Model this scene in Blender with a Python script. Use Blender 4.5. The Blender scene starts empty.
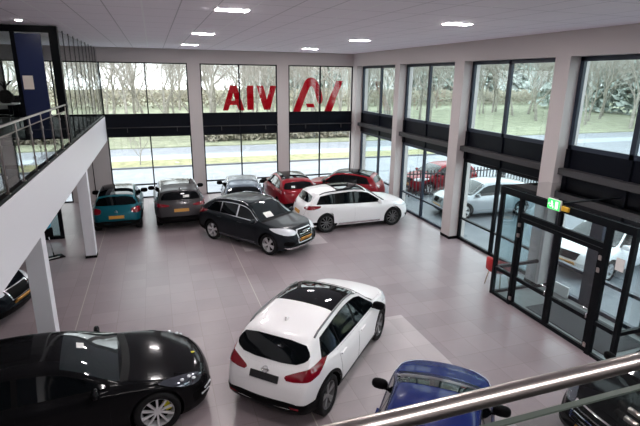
import bpy, bmesh, math, random
from math import sin, cos, pi, radians, sqrt, atan2
from mathutils import Vector, Matrix
from mathutils.bvhtree import BVHTree
from mathutils.geometry import delaunay_2d_cdt

SC = bpy.context.scene
COL = SC.collection
RND = random.Random(7)

# ------------------------------------------------------------------ materials
def nodes_of(name):
    m = bpy.data.materials.new(name); m.use_nodes = True
    nt = m.node_tree; nt.nodes.clear()
    out = nt.nodes.new('ShaderNodeOutputMaterial')
    return m, nt, out
def pbr(name, col, rough=0.5, metal=0.0, coat=0.0, spec=0.5, noise=0.0, nscale=8.0, bump=0.0):
    m, nt, out = nodes_of(name)
    b = nt.nodes.new('ShaderNodeBsdfPrincipled')
    b.inputs['Base Color'].default_value = (*col, 1); b.inputs['Roughness'].default_value = rough
    b.inputs['Metallic'].default_value = metal; b.inputs['Coat Weight'].default_value = coat
    b.inputs['Coat Roughness'].default_value = 0.03; b.inputs['Specular IOR Level'].default_value = spec
    if noise or bump:
        tc = nt.nodes.new('ShaderNodeTexCoord'); nz = nt.nodes.new('ShaderNodeTexNoise')
        nz.inputs['Scale'].default_value = nscale; nz.inputs['Detail'].default_value = 4
        nt.links.new(tc.outputs['Object'], nz.inputs['Vector'])
        if noise:
            rp = nt.nodes.new('ShaderNodeMapRange')
            rp.inputs['From Min'].default_value = .3; rp.inputs['From Max'].default_value = .7
            rp.inputs['To Min'].default_value = 1 - noise; rp.inputs['To Max'].default_value = 1 + noise
            mx = nt.nodes.new('ShaderNodeVectorMath'); mx.operation = 'SCALE'; mx.inputs[0].default_value = col
            nt.links.new(nz.outputs['Fac'], rp.inputs['Value']); nt.links.new(rp.outputs[0], mx.inputs['Scale'])
            nt.links.new(mx.outputs[0], b.inputs['Base Color'])
        if bump:
            bp = nt.nodes.new('ShaderNodeBump'); bp.inputs['Strength'].default_value = bump; bp.inputs['Distance'].default_value = .02
            nt.links.new(nz.outputs['Fac'], bp.inputs['Height']); nt.links.new(bp.outputs[0], b.inputs['Normal'])
    nt.links.new(b.outputs[0], out.inputs[0])
    return m
def glass_mat(name, tint=(.95, .97, .97), ior=1.45, gain=1.0):
    m, nt, out = nodes_of(name)
    t = nt.nodes.new('ShaderNodeBsdfTransparent'); t.inputs[0].default_value = (*tint, 1)
    g = nt.nodes.new('ShaderNodeBsdfGlossy'); g.inputs['Roughness'].default_value = 0.0
    f = nt.nodes.new('ShaderNodeLayerWeight'); f.inputs['Blend'].default_value = .5      # facing = 1 - |cos|
    pw = nt.nodes.new('ShaderNodeMath'); pw.operation = 'POWER'; pw.inputs[1].default_value = 5
    k = nt.nodes.new('ShaderNodeMath'); k.operation = 'MULTIPLY_ADD'; k.inputs[1].default_value = .95 * gain; k.inputs[2].default_value = .045 * gain; k.use_clamp = True
    nt.links.new(f.outputs['Facing'], pw.inputs[0])
    mx = nt.nodes.new('ShaderNodeMixShader')
    nt.links.new(pw.outputs[0], k.inputs[0]); nt.links.new(k.outputs[0], mx.inputs[0])
    nt.links.new(t.outputs[0], mx.inputs[1]); nt.links.new(g.outputs[0], mx.inputs[2]); nt.links.new(mx.outputs[0], out.inputs[0])
    return m
def emit(name, col, s):
    m, nt, out = nodes_of(name); e = nt.nodes.new('ShaderNodeEmission')
    e.inputs[0].default_value = (*col, 1); e.inputs[1].default_value = s; nt.links.new(e.outputs[0], out.inputs[0]); return m

class N:
    """tiny node-math helper"""
    def __init__(s, nt): s.nt = nt
    def v(s, sock, x):
        if isinstance(x, (int, float)): sock.default_value = x
        else: s.nt.links.new(x, sock)
    def m(s, op, a, b=0.0, c=None):
        n = s.nt.nodes.new('ShaderNodeMath'); n.operation = op; s.v(n.inputs[0], a); s.v(n.inputs[1], b)
        if c is not None: s.v(n.inputs[2], c)
        return n.outputs[0]
    def mix(s, f, a, b):
        n = s.nt.nodes.new('ShaderNodeMix'); n.data_type = 'RGBA'; s.v(n.inputs[0], f)
        for i, x in ((6, a), (7, b)):
            if isinstance(x, tuple): n.inputs[i].default_value = (*x, 1)
            else: s.nt.links.new(x, n.inputs[i])
        return n.outputs[2]
def floor_mat():
    m, nt, out = nodes_of('floor_tiles'); n = N(nt)
    geo = nt.nodes.new('ShaderNodeNewGeometry'); sp = nt.nodes.new('ShaderNodeSeparateXYZ'); nt.links.new(geo.outputs['Position'], sp.inputs[0])
    X, Y = sp.outputs[0], sp.outputs[1]; T = .6
    def line(c, off, w):
        f = n.m('FRACT', n.m('DIVIDE', n.m('ADD', c, 60 + off), T)); return n.m('GREATER_THAN', n.m('ABSOLUTE', n.m('SUBTRACT', f, .5)), .5 - w / T)
    grout = n.m('MAXIMUM', line(X, 0, .0045), line(Y, .1, .0045))
    cx = n.m('FLOOR', n.m('DIVIDE', n.m('ADD', X, 60), T)); cy = n.m('FLOOR', n.m('DIVIDE', n.m('ADD', Y, 60.1), T))
    cmb = nt.nodes.new('ShaderNodeCombineXYZ'); n.v(cmb.inputs[0], cx); n.v(cmb.inputs[1], cy)
    wn = nt.nodes.new('ShaderNodeTexWhiteNoise'); wn.noise_dimensions = '2D'; nt.links.new(cmb.outputs[0], wn.inputs['Vector'])
    nz = nt.nodes.new('ShaderNodeTexNoise'); nz.inputs['Scale'].default_value = 2.2; nz.inputs['Detail'].default_value = 6; nt.links.new(geo.outputs['Position'], nz.inputs['Vector'])
    def box(x0, x1, y0, y1):
        a = n.m('MULTIPLY', n.m('GREATER_THAN', X, x0), n.m('LESS_THAN', X, x1)); b = n.m('MULTIPLY', n.m('GREATER_THAN', Y, y0), n.m('LESS_THAN', Y, y1)); return n.m('MULTIPLY', a, b)
    pad = n.m('MAXIMUM', box(2.35, 5.2, 1.9, 9.05), box(2.4, 5.25, 14.4, 18.4))
    base = n.mix(pad, (.285, .234, .248), (.465, .41, .42))
    val = n.m('ADD', n.m('ADD', .82, n.m('MULTIPLY', wn.outputs['Value'], .16)), n.m('MULTIPLY', nz.outputs['Fac'], .2))
    sc = nt.nodes.new('ShaderNodeVectorMath'); sc.operation = 'SCALE'; nt.links.new(base, sc.inputs[0]); nt.links.new(val, sc.inputs['Scale'])
    gcol = n.mix(pad, (.215, .172, .174), (.36, .31, .30))
    c1 = n.mix(grout, sc.outputs[0], gcol)
    joint = n.m('MAXIMUM', n.m('LESS_THAN', n.m('ABSOLUTE', n.m('SUBTRACT', X, -2.06)), .009), n.m('LESS_THAN', n.m('ABSOLUTE', n.m('SUBTRACT', X, 2.1)), .009))
    c2 = n.mix(joint, c1, (.5, .46, .42))
    b = nt.nodes.new('ShaderNodeBsdfPrincipled'); nt.links.new(c2, b.inputs['Base Color'])
    b.inputs['Specular IOR Level'].default_value = .5
    n.v(b.inputs['Roughness'], n.m('ADD', .25, n.m('MULTIPLY', nz.outputs['Fac'], .14)))
    nt.links.new(b.outputs[0], out.inputs[0]); return m
def ceiling_mat():
    m, nt, out = nodes_of('ceiling_tiles'); n = N(nt)
    geo = nt.nodes.new('ShaderNodeNewGeometry'); sp = nt.nodes.new('ShaderNodeSeparateXYZ'); nt.links.new(geo.outputs['Position'], sp.inputs[0])
    def line(c, off, T, w):
        f = n.m('FRACT', n.m('DIVIDE', n.m('ADD', c, 60 * T + off), T)); return n.m('GREATER_THAN', n.m('ABSOLUTE', n.m('SUBTRACT', f, .5)), .5 - w / T)
    a = line(sp.outputs[0], .07, .6, .010); b_ = line(sp.outputs[1], .2, 1.2, .010); wide = line(sp.outputs[0], .07, 1.8, .018)
    c = n.mix(n.m('MAXIMUM', a, b_), (.92, .86, .93), (.58, .54, .59)); c = n.mix(wide, c, (.95, .92, .96))
    b = nt.nodes.new('ShaderNodeBsdfPrincipled'); nt.links.new(c, b.inputs['Base Color']); b.inputs['Roughness'].default_value = .8
    nt.links.new(b.outputs[0], out.inputs[0]); return m
def asphalt_stripes(name, col, rough=.7):
    return pbr(name, col, rough, noise=.15, nscale=3)
def letter_mat():
    m, nt, out = nodes_of('red_window_film'); d = nt.nodes.new('ShaderNodeBsdfDiffuse'); t = nt.nodes.new('ShaderNodeBsdfTranslucent')
    d.inputs[0].default_value = (.60, .015, .035, 1); t.inputs[0].default_value = (.42, .012, .03, 1)
    mx = nt.nodes.new('ShaderNodeMixShader'); mx.inputs[0].default_value = .6
    nt.links.new(d.outputs[0], mx.inputs[1]); nt.links.new(t.outputs[0], mx.inputs[2]); nt.links.new(mx.outputs[0], out.inputs[0]); return m

M = {}
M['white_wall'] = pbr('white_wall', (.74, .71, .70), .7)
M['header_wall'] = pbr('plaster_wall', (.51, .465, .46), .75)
M['fascia'] = pbr('fascia_white', (.71, .71, .75), .45)
M['floor'] = floor_mat(); M['ceiling'] = ceiling_mat()
M['black_metal'] = pbr('black_metal', (.004, .005, .007), .45, spec=.12)
M['anthracite'] = pbr('anthracite_frame', (.022, .030, .048), .4, spec=.3)
M['spandrel'] = pbr('spandrel_panel', (.004, .005, .009), .35, spec=.12)
M['ledge'] = pbr('ledge_grey', (.045, .043, .046), .5, spec=.3)
M['glass'] = glass_mat('window_glass', (.93, .965, .96)); M['side_glass'] = glass_mat('side_window_glass', (.80, .875, .875), gain=1.25)
M['clear_glass'] = glass_mat('balustrade_glass', (.88, .91, .90))
M['grey_glass'] = glass_mat('smoked_glass', (.62, .72, .74)); M['roof_glass'] = glass_mat('coated_roof_glass', (.66, .76, .80), gain=3.2); M['vestibule_glass'] = glass_mat('vestibule_glass', (.86, .92, .93), gain=1.6)
M['steel'] = pbr('brushed_steel', (.50, .45, .43), .30, 1.0)
M['chrome'] = pbr('chrome', (.8, .8, .82), .12, 1.0)
M['black'] = pbr('black_plastic', (.004, .004, .0045), .45, spec=.06)
M['rubber'] = pbr('tyre_rubber', (.010, .010, .011), .75, spec=.2)
M['carglass'] = pbr('tinted_car_glass', (.002, .003, .004), .03, 0, 0, .28)
M['carglass2'] = pbr('windscreen_glass', (.012, .018, .020), .03, 0, 0, .6)
M['red_lamp'] = pbr('tail_lamp_red', (.20, .004, .012), .12, 0, 1.0)
M['lamp_clear'] = pbr('lamp_clear', (.78, .80, .84), .12, .1, .6)
M['lamp_dark'] = pbr('lamp_dark', (.07, .08, .10), .08, .6, 1.0)
M['plate_yellow'] = pbr('plate_yellow', (.52, .24, .03), .5)
M['plate_black'] = pbr('plate_black', (.02, .02, .022), .4)
M['paper'] = pbr('paper_white', (.82, .80, .78), .7)
M['paper_cream'] = pbr('paper_cream', (.95, .86, .76), .7)
M['rim_silver'] = pbr('rim_silver', (.66, .66, .68), .3, .35)
M['rim_mid'] = pbr('rim_grey', (.17, .17, .175), .3, .4)
M['glass_edge'] = pbr('glass_edge', (.055, .07, .06), .4, spec=.3)
M['rim_dark'] = pbr('rim_dark', (.03, .03, .033), .35, .6)
M['caliper'] = pbr('caliper_yellow', (.65, .60, .02), .4)
M['letters'] = letter_mat()
M['lamp_slim'] = emit('slim_lamp_panel', (1.0, .94, .93), 45.0)
M['lamp'] = emit('lamp_panel', (1.0, .94, .93), 75.0)
M['exit_green'] = emit('exit_green', (.05, .8, .12), .8)
M['exit_white'] = emit('exit_white', (.7, 1, .65), .9)
M['exit_arrow'] = pbr('exit_amber', (.75, .42, .03), .5)
M['blue_panel'] = pbr('navy_panel', (.018, .030, .095), .35)
M['red_seat'] = pbr('red_seat', (.50, .015, .018), .45)
M['wood'] = pbr('pale_wood', (.50, .36, .24), .5, noise=.2, nscale=20)
M['mat_grey'] = pbr('door_mat', (.06, .06, .065), .9, noise=.2, nscale=60)
M['vest_floor'] = pbr('vestibule_floor', (.27, .27, .27), .5, noise=.1, nscale=5)
M['teal'] = pbr('teal_sign', (.02, .28, .42), .4)
M['paving'] = pbr('paving', (.27, .28, .31), .6, noise=.12, nscale=1.5)
M['kerb'] = pbr('kerb_stone', (.14, .14, .15), .8)
M['road'] = pbr('road', (.22, .23, .26), .6, noise=.1, nscale=1)
M['roadlight'] = pbr('road_light', (.34, .37, .41), .6, noise=.1, nscale=1)
M['verge'] = pbr('verge_grass', (.28, .27, .15), .9, noise=.3, nscale=2)
M['lawn'] = pbr('lawn_grass', (.24, .25, .17), .9, noise=.3, nscale=.8)
M['bark'] = pbr('pale_bark', (.31, .285, .25), .9, noise=.3, nscale=4)
M['twig'] = pbr('twigs', (.38, .345, .31), .9)
M['hedge'] = pbr('winter_hedge', (.30, .27, .21), .9, noise=.4, nscale=8)
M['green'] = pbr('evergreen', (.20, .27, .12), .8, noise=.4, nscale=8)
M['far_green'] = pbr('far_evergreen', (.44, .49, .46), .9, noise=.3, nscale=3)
M['asphalt'] = pbr('asphalt', (.15, .16, .18), .55, noise=.12, nscale=2)
M['fence'] = pbr('fence_paint', (.03, .03, .035), .5)
M['building'] = pbr('far_building', (.34, .37, .40), .7)

# ------------------------------------------------------------------ mesh builder
class MB:
    def __init__(s): s.b = bmesh.new()
    def box(s, x0, x1, y0, y1, z0, z1, mi=0):
        vs = [s.b.verts.new((x, y, z)) for x in (x0, x1) for y in (y0, y1) for z in (z0, z1)]
        for q in ((0, 1, 3, 2), (4, 6, 7, 5), (0, 4, 5, 1), (2, 3, 7, 6), (0, 2, 6, 4), (1, 5, 7, 3)):
            f = s.b.faces.new([vs[i] for i in q]); f.material_index = mi
        return s
    def obox(s, c, u, v, w, a, b, d, mi=0):
        """box centred c, half sizes a,b,d along unit axes u,v,w"""
        c, u, v, w = Vector(c), Vector(u), Vector(v), Vector(w)
        vs = [s.b.verts.new(c + u * a * i + v * b * j + w * d * k) for i in (-1, 1) for j in (-1, 1) for k in (-1, 1)]
        for q in ((0, 1, 3, 2), (4, 6, 7, 5), (0, 4, 5, 1), (2, 3, 7, 6), (0, 2, 6, 4), (1, 5, 7, 3)):
            f = s.b.faces.new([vs[i] for i in q]); f.material_index = mi
        return s
    def tube(s, pts, r, n=10, mi=0, cap=True):
        pts = [Vector(p) for p in pts]; rs = r if isinstance(r, (list, tuple)) else [r] * len(pts)
        prev = None; rings = []
        for i, p in enumerate(pts):
            t = (pts[min(i + 1, len(pts) - 1)] - pts[max(i - 1, 0)]).normalized()
            if prev is None:
                a = Vector((0, 0, 1)) if abs(t.z) < .9 else Vector((1, 0, 0)); u = t.cross(a).normalized()
            else:
                u = (prev - t * prev.dot(t)); u = u.normalized() if u.length > 1e-6 else t.orthogonal().normalized()
            prev = u; w = t.cross(u)
            rings.append([s.b.verts.new(p + (u * cos(2 * pi * k / n) + w * sin(2 * pi * k / n)) * rs[i]) for k in range(n)])
        for A, B in zip(rings, rings[1:]):
            for k in range(n):
                f = s.b.faces.new((A[k], A[(k + 1) % n], B[(k + 1) % n], B[k])); f.material_index = mi; f.smooth = True
        if cap:
            for R, fl in ((rings[0], 1), (rings[-1], 0)):
                f = s.b.faces.new(R[::-1] if fl else R); f.material_index = mi
        return s
    def lathe(s, prof, n=28, axis='z', c=(0, 0, 0), mi=0, mis=None, closed=False):
        """prof: (radius, height) list turned about axis"""
        c = Vector(c); rings = []
        for r, h in prof:
            ring = []
            for k in range(n):
                a = 2 * pi * k / n
                p = (r * cos(a), r * sin(a), h) if axis == 'z' else (r * cos(a), h, r * sin(a)) if axis == 'y' else (h, r * cos(a), r * sin(a))
                ring.append(s.b.verts.new(c + Vector(p)))
            rings.append(ring)
        seq = list(zip(rings, rings[1:])) + ([(rings[-1], rings[0])] if closed else [])
        for j, (A, B) in enumerate(seq):
            for k in range(n):
                q = (A[k], A[(k + 1) % n], B[(k + 1) % n], B[k])
                f = s.b.faces.new(q if axis != 'y' else q[::-1]); f.material_index = mis[j] if mis else mi; f.smooth = True
        if not closed:
            for R in (rings[0], rings[-1]):
                try: s.b.faces.new(R)
                except ValueError: pass
        return s
    def prism(s, poly, plane, d0, d1, mi=0):
        """2D polygon extruded: plane 'xz' (along y), 'yz' (along x), 'xy' (along z)"""
        def P(p, d): return {'xz': (p[0], d, p[1]), 'yz': (d, p[0], p[1]), 'xy': (p[0], p[1], d)}[plane]
        A = [s.b.verts.new(P(p, d0)) for p in poly]; B = [s.b.verts.new(P(p, d1)) for p in poly]; n = len(poly)
        fs = [s.b.faces.new(A), s.b.faces.new(B[::-1])] + [s.b.faces.new((A[k], B[k], B[(k + 1) % n], A[(k + 1) % n])) for k in range(n)]
        for f in fs: f.material_index = mi
        return s
    def ell(s, c, r, u=16, v=10, mi=0, sq=1.0):
        c = Vector(c); rings = []
        def pw(x): return math.copysign(abs(x) ** sq, x)
        top = s.b.verts.new(c + Vector((0, 0, r[2]))); bot = s.b.verts.new(c - Vector((0, 0, r[2])))
        for j in range(1, v):
            ph = pi * j / v
            rings.append([s.b.verts.new(c + Vector((r[0] * pw(sin(ph)) * pw(cos(2 * pi * k / u)), r[1] * pw(sin(ph)) * pw(sin(2 * pi * k / u)), r[2] * pw(cos(ph))))) for k in range(u)])
        for k in range(u):
            f = [s.b.faces.new((top, rings[0][k], rings[0][(k + 1) % u])), s.b.faces.new((bot, rings[-1][(k + 1) % u], rings[-1][k]))]
            for A, B in zip(rings, rings[1:]): f.append(s.b.faces.new((A[k], B[k], B[(k + 1) % u], A[(k + 1) % u])))
            for q in f: q.material_index = mi; q.smooth = True
        return s
    def build(s, name, mat, parent=None, loc=None, bevel=0, smooth=None, keep=False):
        if not keep: bmesh.ops.recalc_face_normals(s.b, faces=s.b.faces[:])
        me = bpy.data.meshes.new(name); s.b.to_mesh(me); s.b.free()
        for m in (mat if isinstance(mat, (list, tuple)) else [mat]): me.materials.append(m)
        if smooth: me.polygons.foreach_set('use_smooth', [True] * len(me.polygons)); me.set_sharp_from_angle(angle=radians(smooth))
        return link(name, me, parent, loc, bevel)
def link(name, me, parent=None, loc=None, bevel=0):
    o = bpy.data.objects.new(name, me); COL.objects.link(o)
    if parent is not None: o.parent = parent
    if loc is not None: o.location = loc
    if bevel:
        b = o.modifiers.new('edge', 'BEVEL'); b.width = bevel; b.segments = 2; b.limit_method = 'ANGLE'
    return o
def tag(o, label, cat, group=None, kind=None):
    o['label'] = label; o['category'] = cat
    if group: o['group'] = group
    if kind: o['kind'] = kind
    return o
def thing(name, label, cat, loc=(0, 0, 0), rz=0, group=None, kind=None):
    o = bpy.data.objects.new(name, None); COL.objects.link(o); o.empty_display_size = .1
    o.location = loc; o.rotation_euler = (0, 0, rz); return tag(o, label, cat, group, kind)
def struct(o, label, cat): return tag(o, label, cat, None, 'structure')
# ------------------------------------------------------------------ cars
def pchip(pts):
    xs = [p[0] for p in pts]; ys = [p[1] for p in pts]; n = len(xs)
    h = [xs[i + 1] - xs[i] for i in range(n - 1)]; d = [(ys[i + 1] - ys[i]) / h[i] for i in range(n - 1)]
    m = [d[0]] + [0 if d[i - 1] * d[i] <= 0 else (3 * (h[i - 1] + h[i])) / ((2 * h[i] + h[i - 1]) / d[i - 1] + (h[i] + 2 * h[i - 1]) / d[i]) for i in range(1, n - 1)] + [d[-1]]
    def f(x):
        if x <= xs[0]: return ys[0]
        if x >= xs[-1]: return ys[-1]
        i = 0
        while x > xs[i + 1]: i += 1
        t = (x - xs[i]) / h[i]; a, b = ys[i], ys[i + 1]
        return (2 * t ** 3 - 3 * t * t + 1) * a + (t ** 3 - 2 * t * t + t) * h[i] * m[i] + (-2 * t ** 3 + 3 * t * t) * b + (t ** 3 - t * t) * h[i] * m[i + 1]
    return f
def bspline(C, n):
    """clamped uniform quadratic B-spline through control list C"""
    P = [C[0]] + C + [C[-1]]; segs = len(P) - 2; out = []
    for i in range(n + 1):
        u = i / n * segs; k = min(int(u), segs - 1); t = u - k
        a, b, c = .5 * (1 - t) ** 2, .5 + t * (1 - t), .5 * t * t
        out.append((a * P[k][0] + b * P[k + 1][0] + c * P[k + 2][0], a * P[k][1] + b * P[k + 1][1] + c * P[k + 2][1]))
    return out
def sstep(a, b, x):
    t = max(0, min(1, (x - a) / (b - a))); return t * t * (3 - 2 * t)

WID = [(0, .62), (.012, .74), (.04, .86), (.09, .945), (.16, .985), (.25, 1), (.75, 1), (.88, .975), (.94, .93), (.975, .87), (.992, .80), (1, .70)]
BOT = [(0, .27), (.02, .16), (.08, .12), (.5, .125), (.9, .14), (.97, .19), (1, .28)]
KINDS_ = {
 'suv': dict(top=[(0, .38), (.008, .47), (.03, .555), (.08, .60), (.18, .637), (.262, .665), (.30, .74), (.36, .86), (.415, .945), (.47, .98), (.57, 1), (.72, .988), (.84, .955), (.893, .925), (.905, .905), (.93, .79), (.955, .67), (.972, .61), (.985, .52), (.994, .44), (1, .36)],
   belt=[(0, .36), (.02, .43), (.08, .545), (.18, .592), (.27, .615), (.5, .63), (.75, .655), (.9, .67), (.955, .64), (.985, .50), (1, .35)], wid=WID, bot=BOT, kb=.925, tum=.40, sc=.262, sw=.425, dlo=(.30, .865, .905), pil=(.555, .745), sr=.893, sb=.955),
 'qq': dict(top=[(0, .38), (.008, .47), (.03, .555), (.08, .60), (.18, .637), (.255, .665), (.30, .75), (.36, .87), (.405, .945), (.46, .98), (.56, 1), (.72, .985), (.84, .95), (.885, .925), (.898, .90), (.93, .78), (.957, .665), (.972, .60), (.985, .52), (.994, .44), (1, .36)],
   belt=[(0, .36), (.02, .43), (.08, .545), (.18, .592), (.27, .615), (.5, .63), (.75, .655), (.9, .67), (.955, .64), (.985, .50), (1, .35)], wid=[(0, .62), (.012, .74), (.04, .86), (.09, .945), (.16, .985), (.25, 1), (.72, 1), (.86, .955), (.93, .90), (.97, .84), (.992, .78), (1, .68)], bot=BOT, kb=.925, tum=.47, sc=.255, sw=.415, dlo=(.29, .835, .875), pil=(.53, .715), sr=.885, sb=.957),
 'coupe_suv': dict(top=[(0, .38), (.008, .47), (.03, .56), (.08, .605), (.18, .64), (.255, .67), (.30, .75), (.36, .87), (.41, .945), (.46, .98), (.55, 1), (.70, .985), (.80, .94), (.86, .885), (.91, .79), (.952, .68), (.972, .61), (.985, .52), (.994, .44), (1, .36)],
   belt=[(0, .36), (.02, .43), (.08, .55), (.18, .595), (.27, .62), (.5, .635), (.75, .65), (.9, .66), (.955, .63), (.985, .50), (1, .35)], wid=WID, bot=BOT, kb=.92, tum=.44, sc=.255, sw=.42, dlo=(.29, .80, .87), pil=(.52, .70), sr=.84, sb=.952),
 'hatch': dict(top=[(0, .36), (.008, .45), (.03, .54), (.08, .59), (.17, .635), (.24, .67), (.29, .76), (.35, .87), (.395, .94), (.45, .98), (.55, 1), (.70, .985), (.82, .945), (.875, .91), (.893, .88), (.925, .77), (.955, .655), (.972, .60), (.985, .52), (.994, .44), (1, .36)],
   belt=[(0, .34), (.02, .42), (.08, .535), (.17, .59), (.25, .615), (.5, .63), (.75, .65), (.9, .655), (.955, .62), (.985, .50), (1, .35)], wid=WID, bot=BOT, kb=.92, tum=.40, sc=.24, sw=.405, dlo=(.275, .83, .88), pil=(.53, .72), sr=.87, sb=.955),
 'city': dict(top=[(0, .36), (.008, .45), (.03, .54), (.07, .585), (.13, .62), (.21, .65), (.26, .73), (.33, .845), (.41, .93), (.48, .975), (.57, 1), (.70, .985), (.82, .945), (.875, .91), (.893, .88), (.925, .77), (.955, .655), (.972, .60), (.985, .52), (.994, .44), (1, .36)],
   belt=[(0, .34), (.02, .42), (.08, .545), (.17, .60), (.25, .62), (.5, .63), (.75, .65), (.9, .655), (.955, .62), (.985, .50), (1, .35)], wid=WID, bot=BOT, kb=.92, tum=.40, mir=.115, sc=.215, sw=.46, dlo=(.25, .83, .88), pil=(.53, .72), sr=.87, sb=.955),
 'gt': dict(top=[(0, .36), (.008, .43), (.025, .49), (.07, .55), (.14, .61), (.21, .655), (.262, .685), (.315, .77), (.385, .89), (.44, .95), (.50, .985), (.57, 1), (.66, .985), (.76, .92), (.85, .835), (.92, .765), (.96, .72), (.982, .62), (.993, .5), (1, .40)],
   belt=[(0, .34), (.02, .41), (.07, .53), (.15, .60), (.24, .635), (.33, .645), (.5, .65), (.7, .67), (.85, .68), (.94, .67), (.98, .56), (1, .38)],
   wid=[(0, .50), (.008, .64), (.025, .76), (.055, .87), (.10, .95), (.17, .995), (.23, .985), (.45, .965), (.6, .975), (.76, 1), (.9, .965), (.96, .9), (.985, .82), (1, .70)], bot=[(0, .26), (.02, .14), (.08, .10), (.5, .10), (.9, .13), (.97, .2), (1, .3)], kb=.90, tum=.62, mir=.055, sc=.262, sw=.445, dlo=(.30, .80, .86), pil=(.555, .725), sr=.72, sb=.92),
}
PAINT = {}
def paint(name, col, metal=.0, rough=.28):
    if name not in PAINT:
        k = max(col); PAINT[name] = pbr('paint_' + name, col, .12 if k < .012 else rough, metal, .10 if k < .012 else (.15 if k < .2 else .4) if k < .25 else .8, .06 if k < .012 else .12 if k < .25 else .25)
    return PAINT[name]

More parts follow.
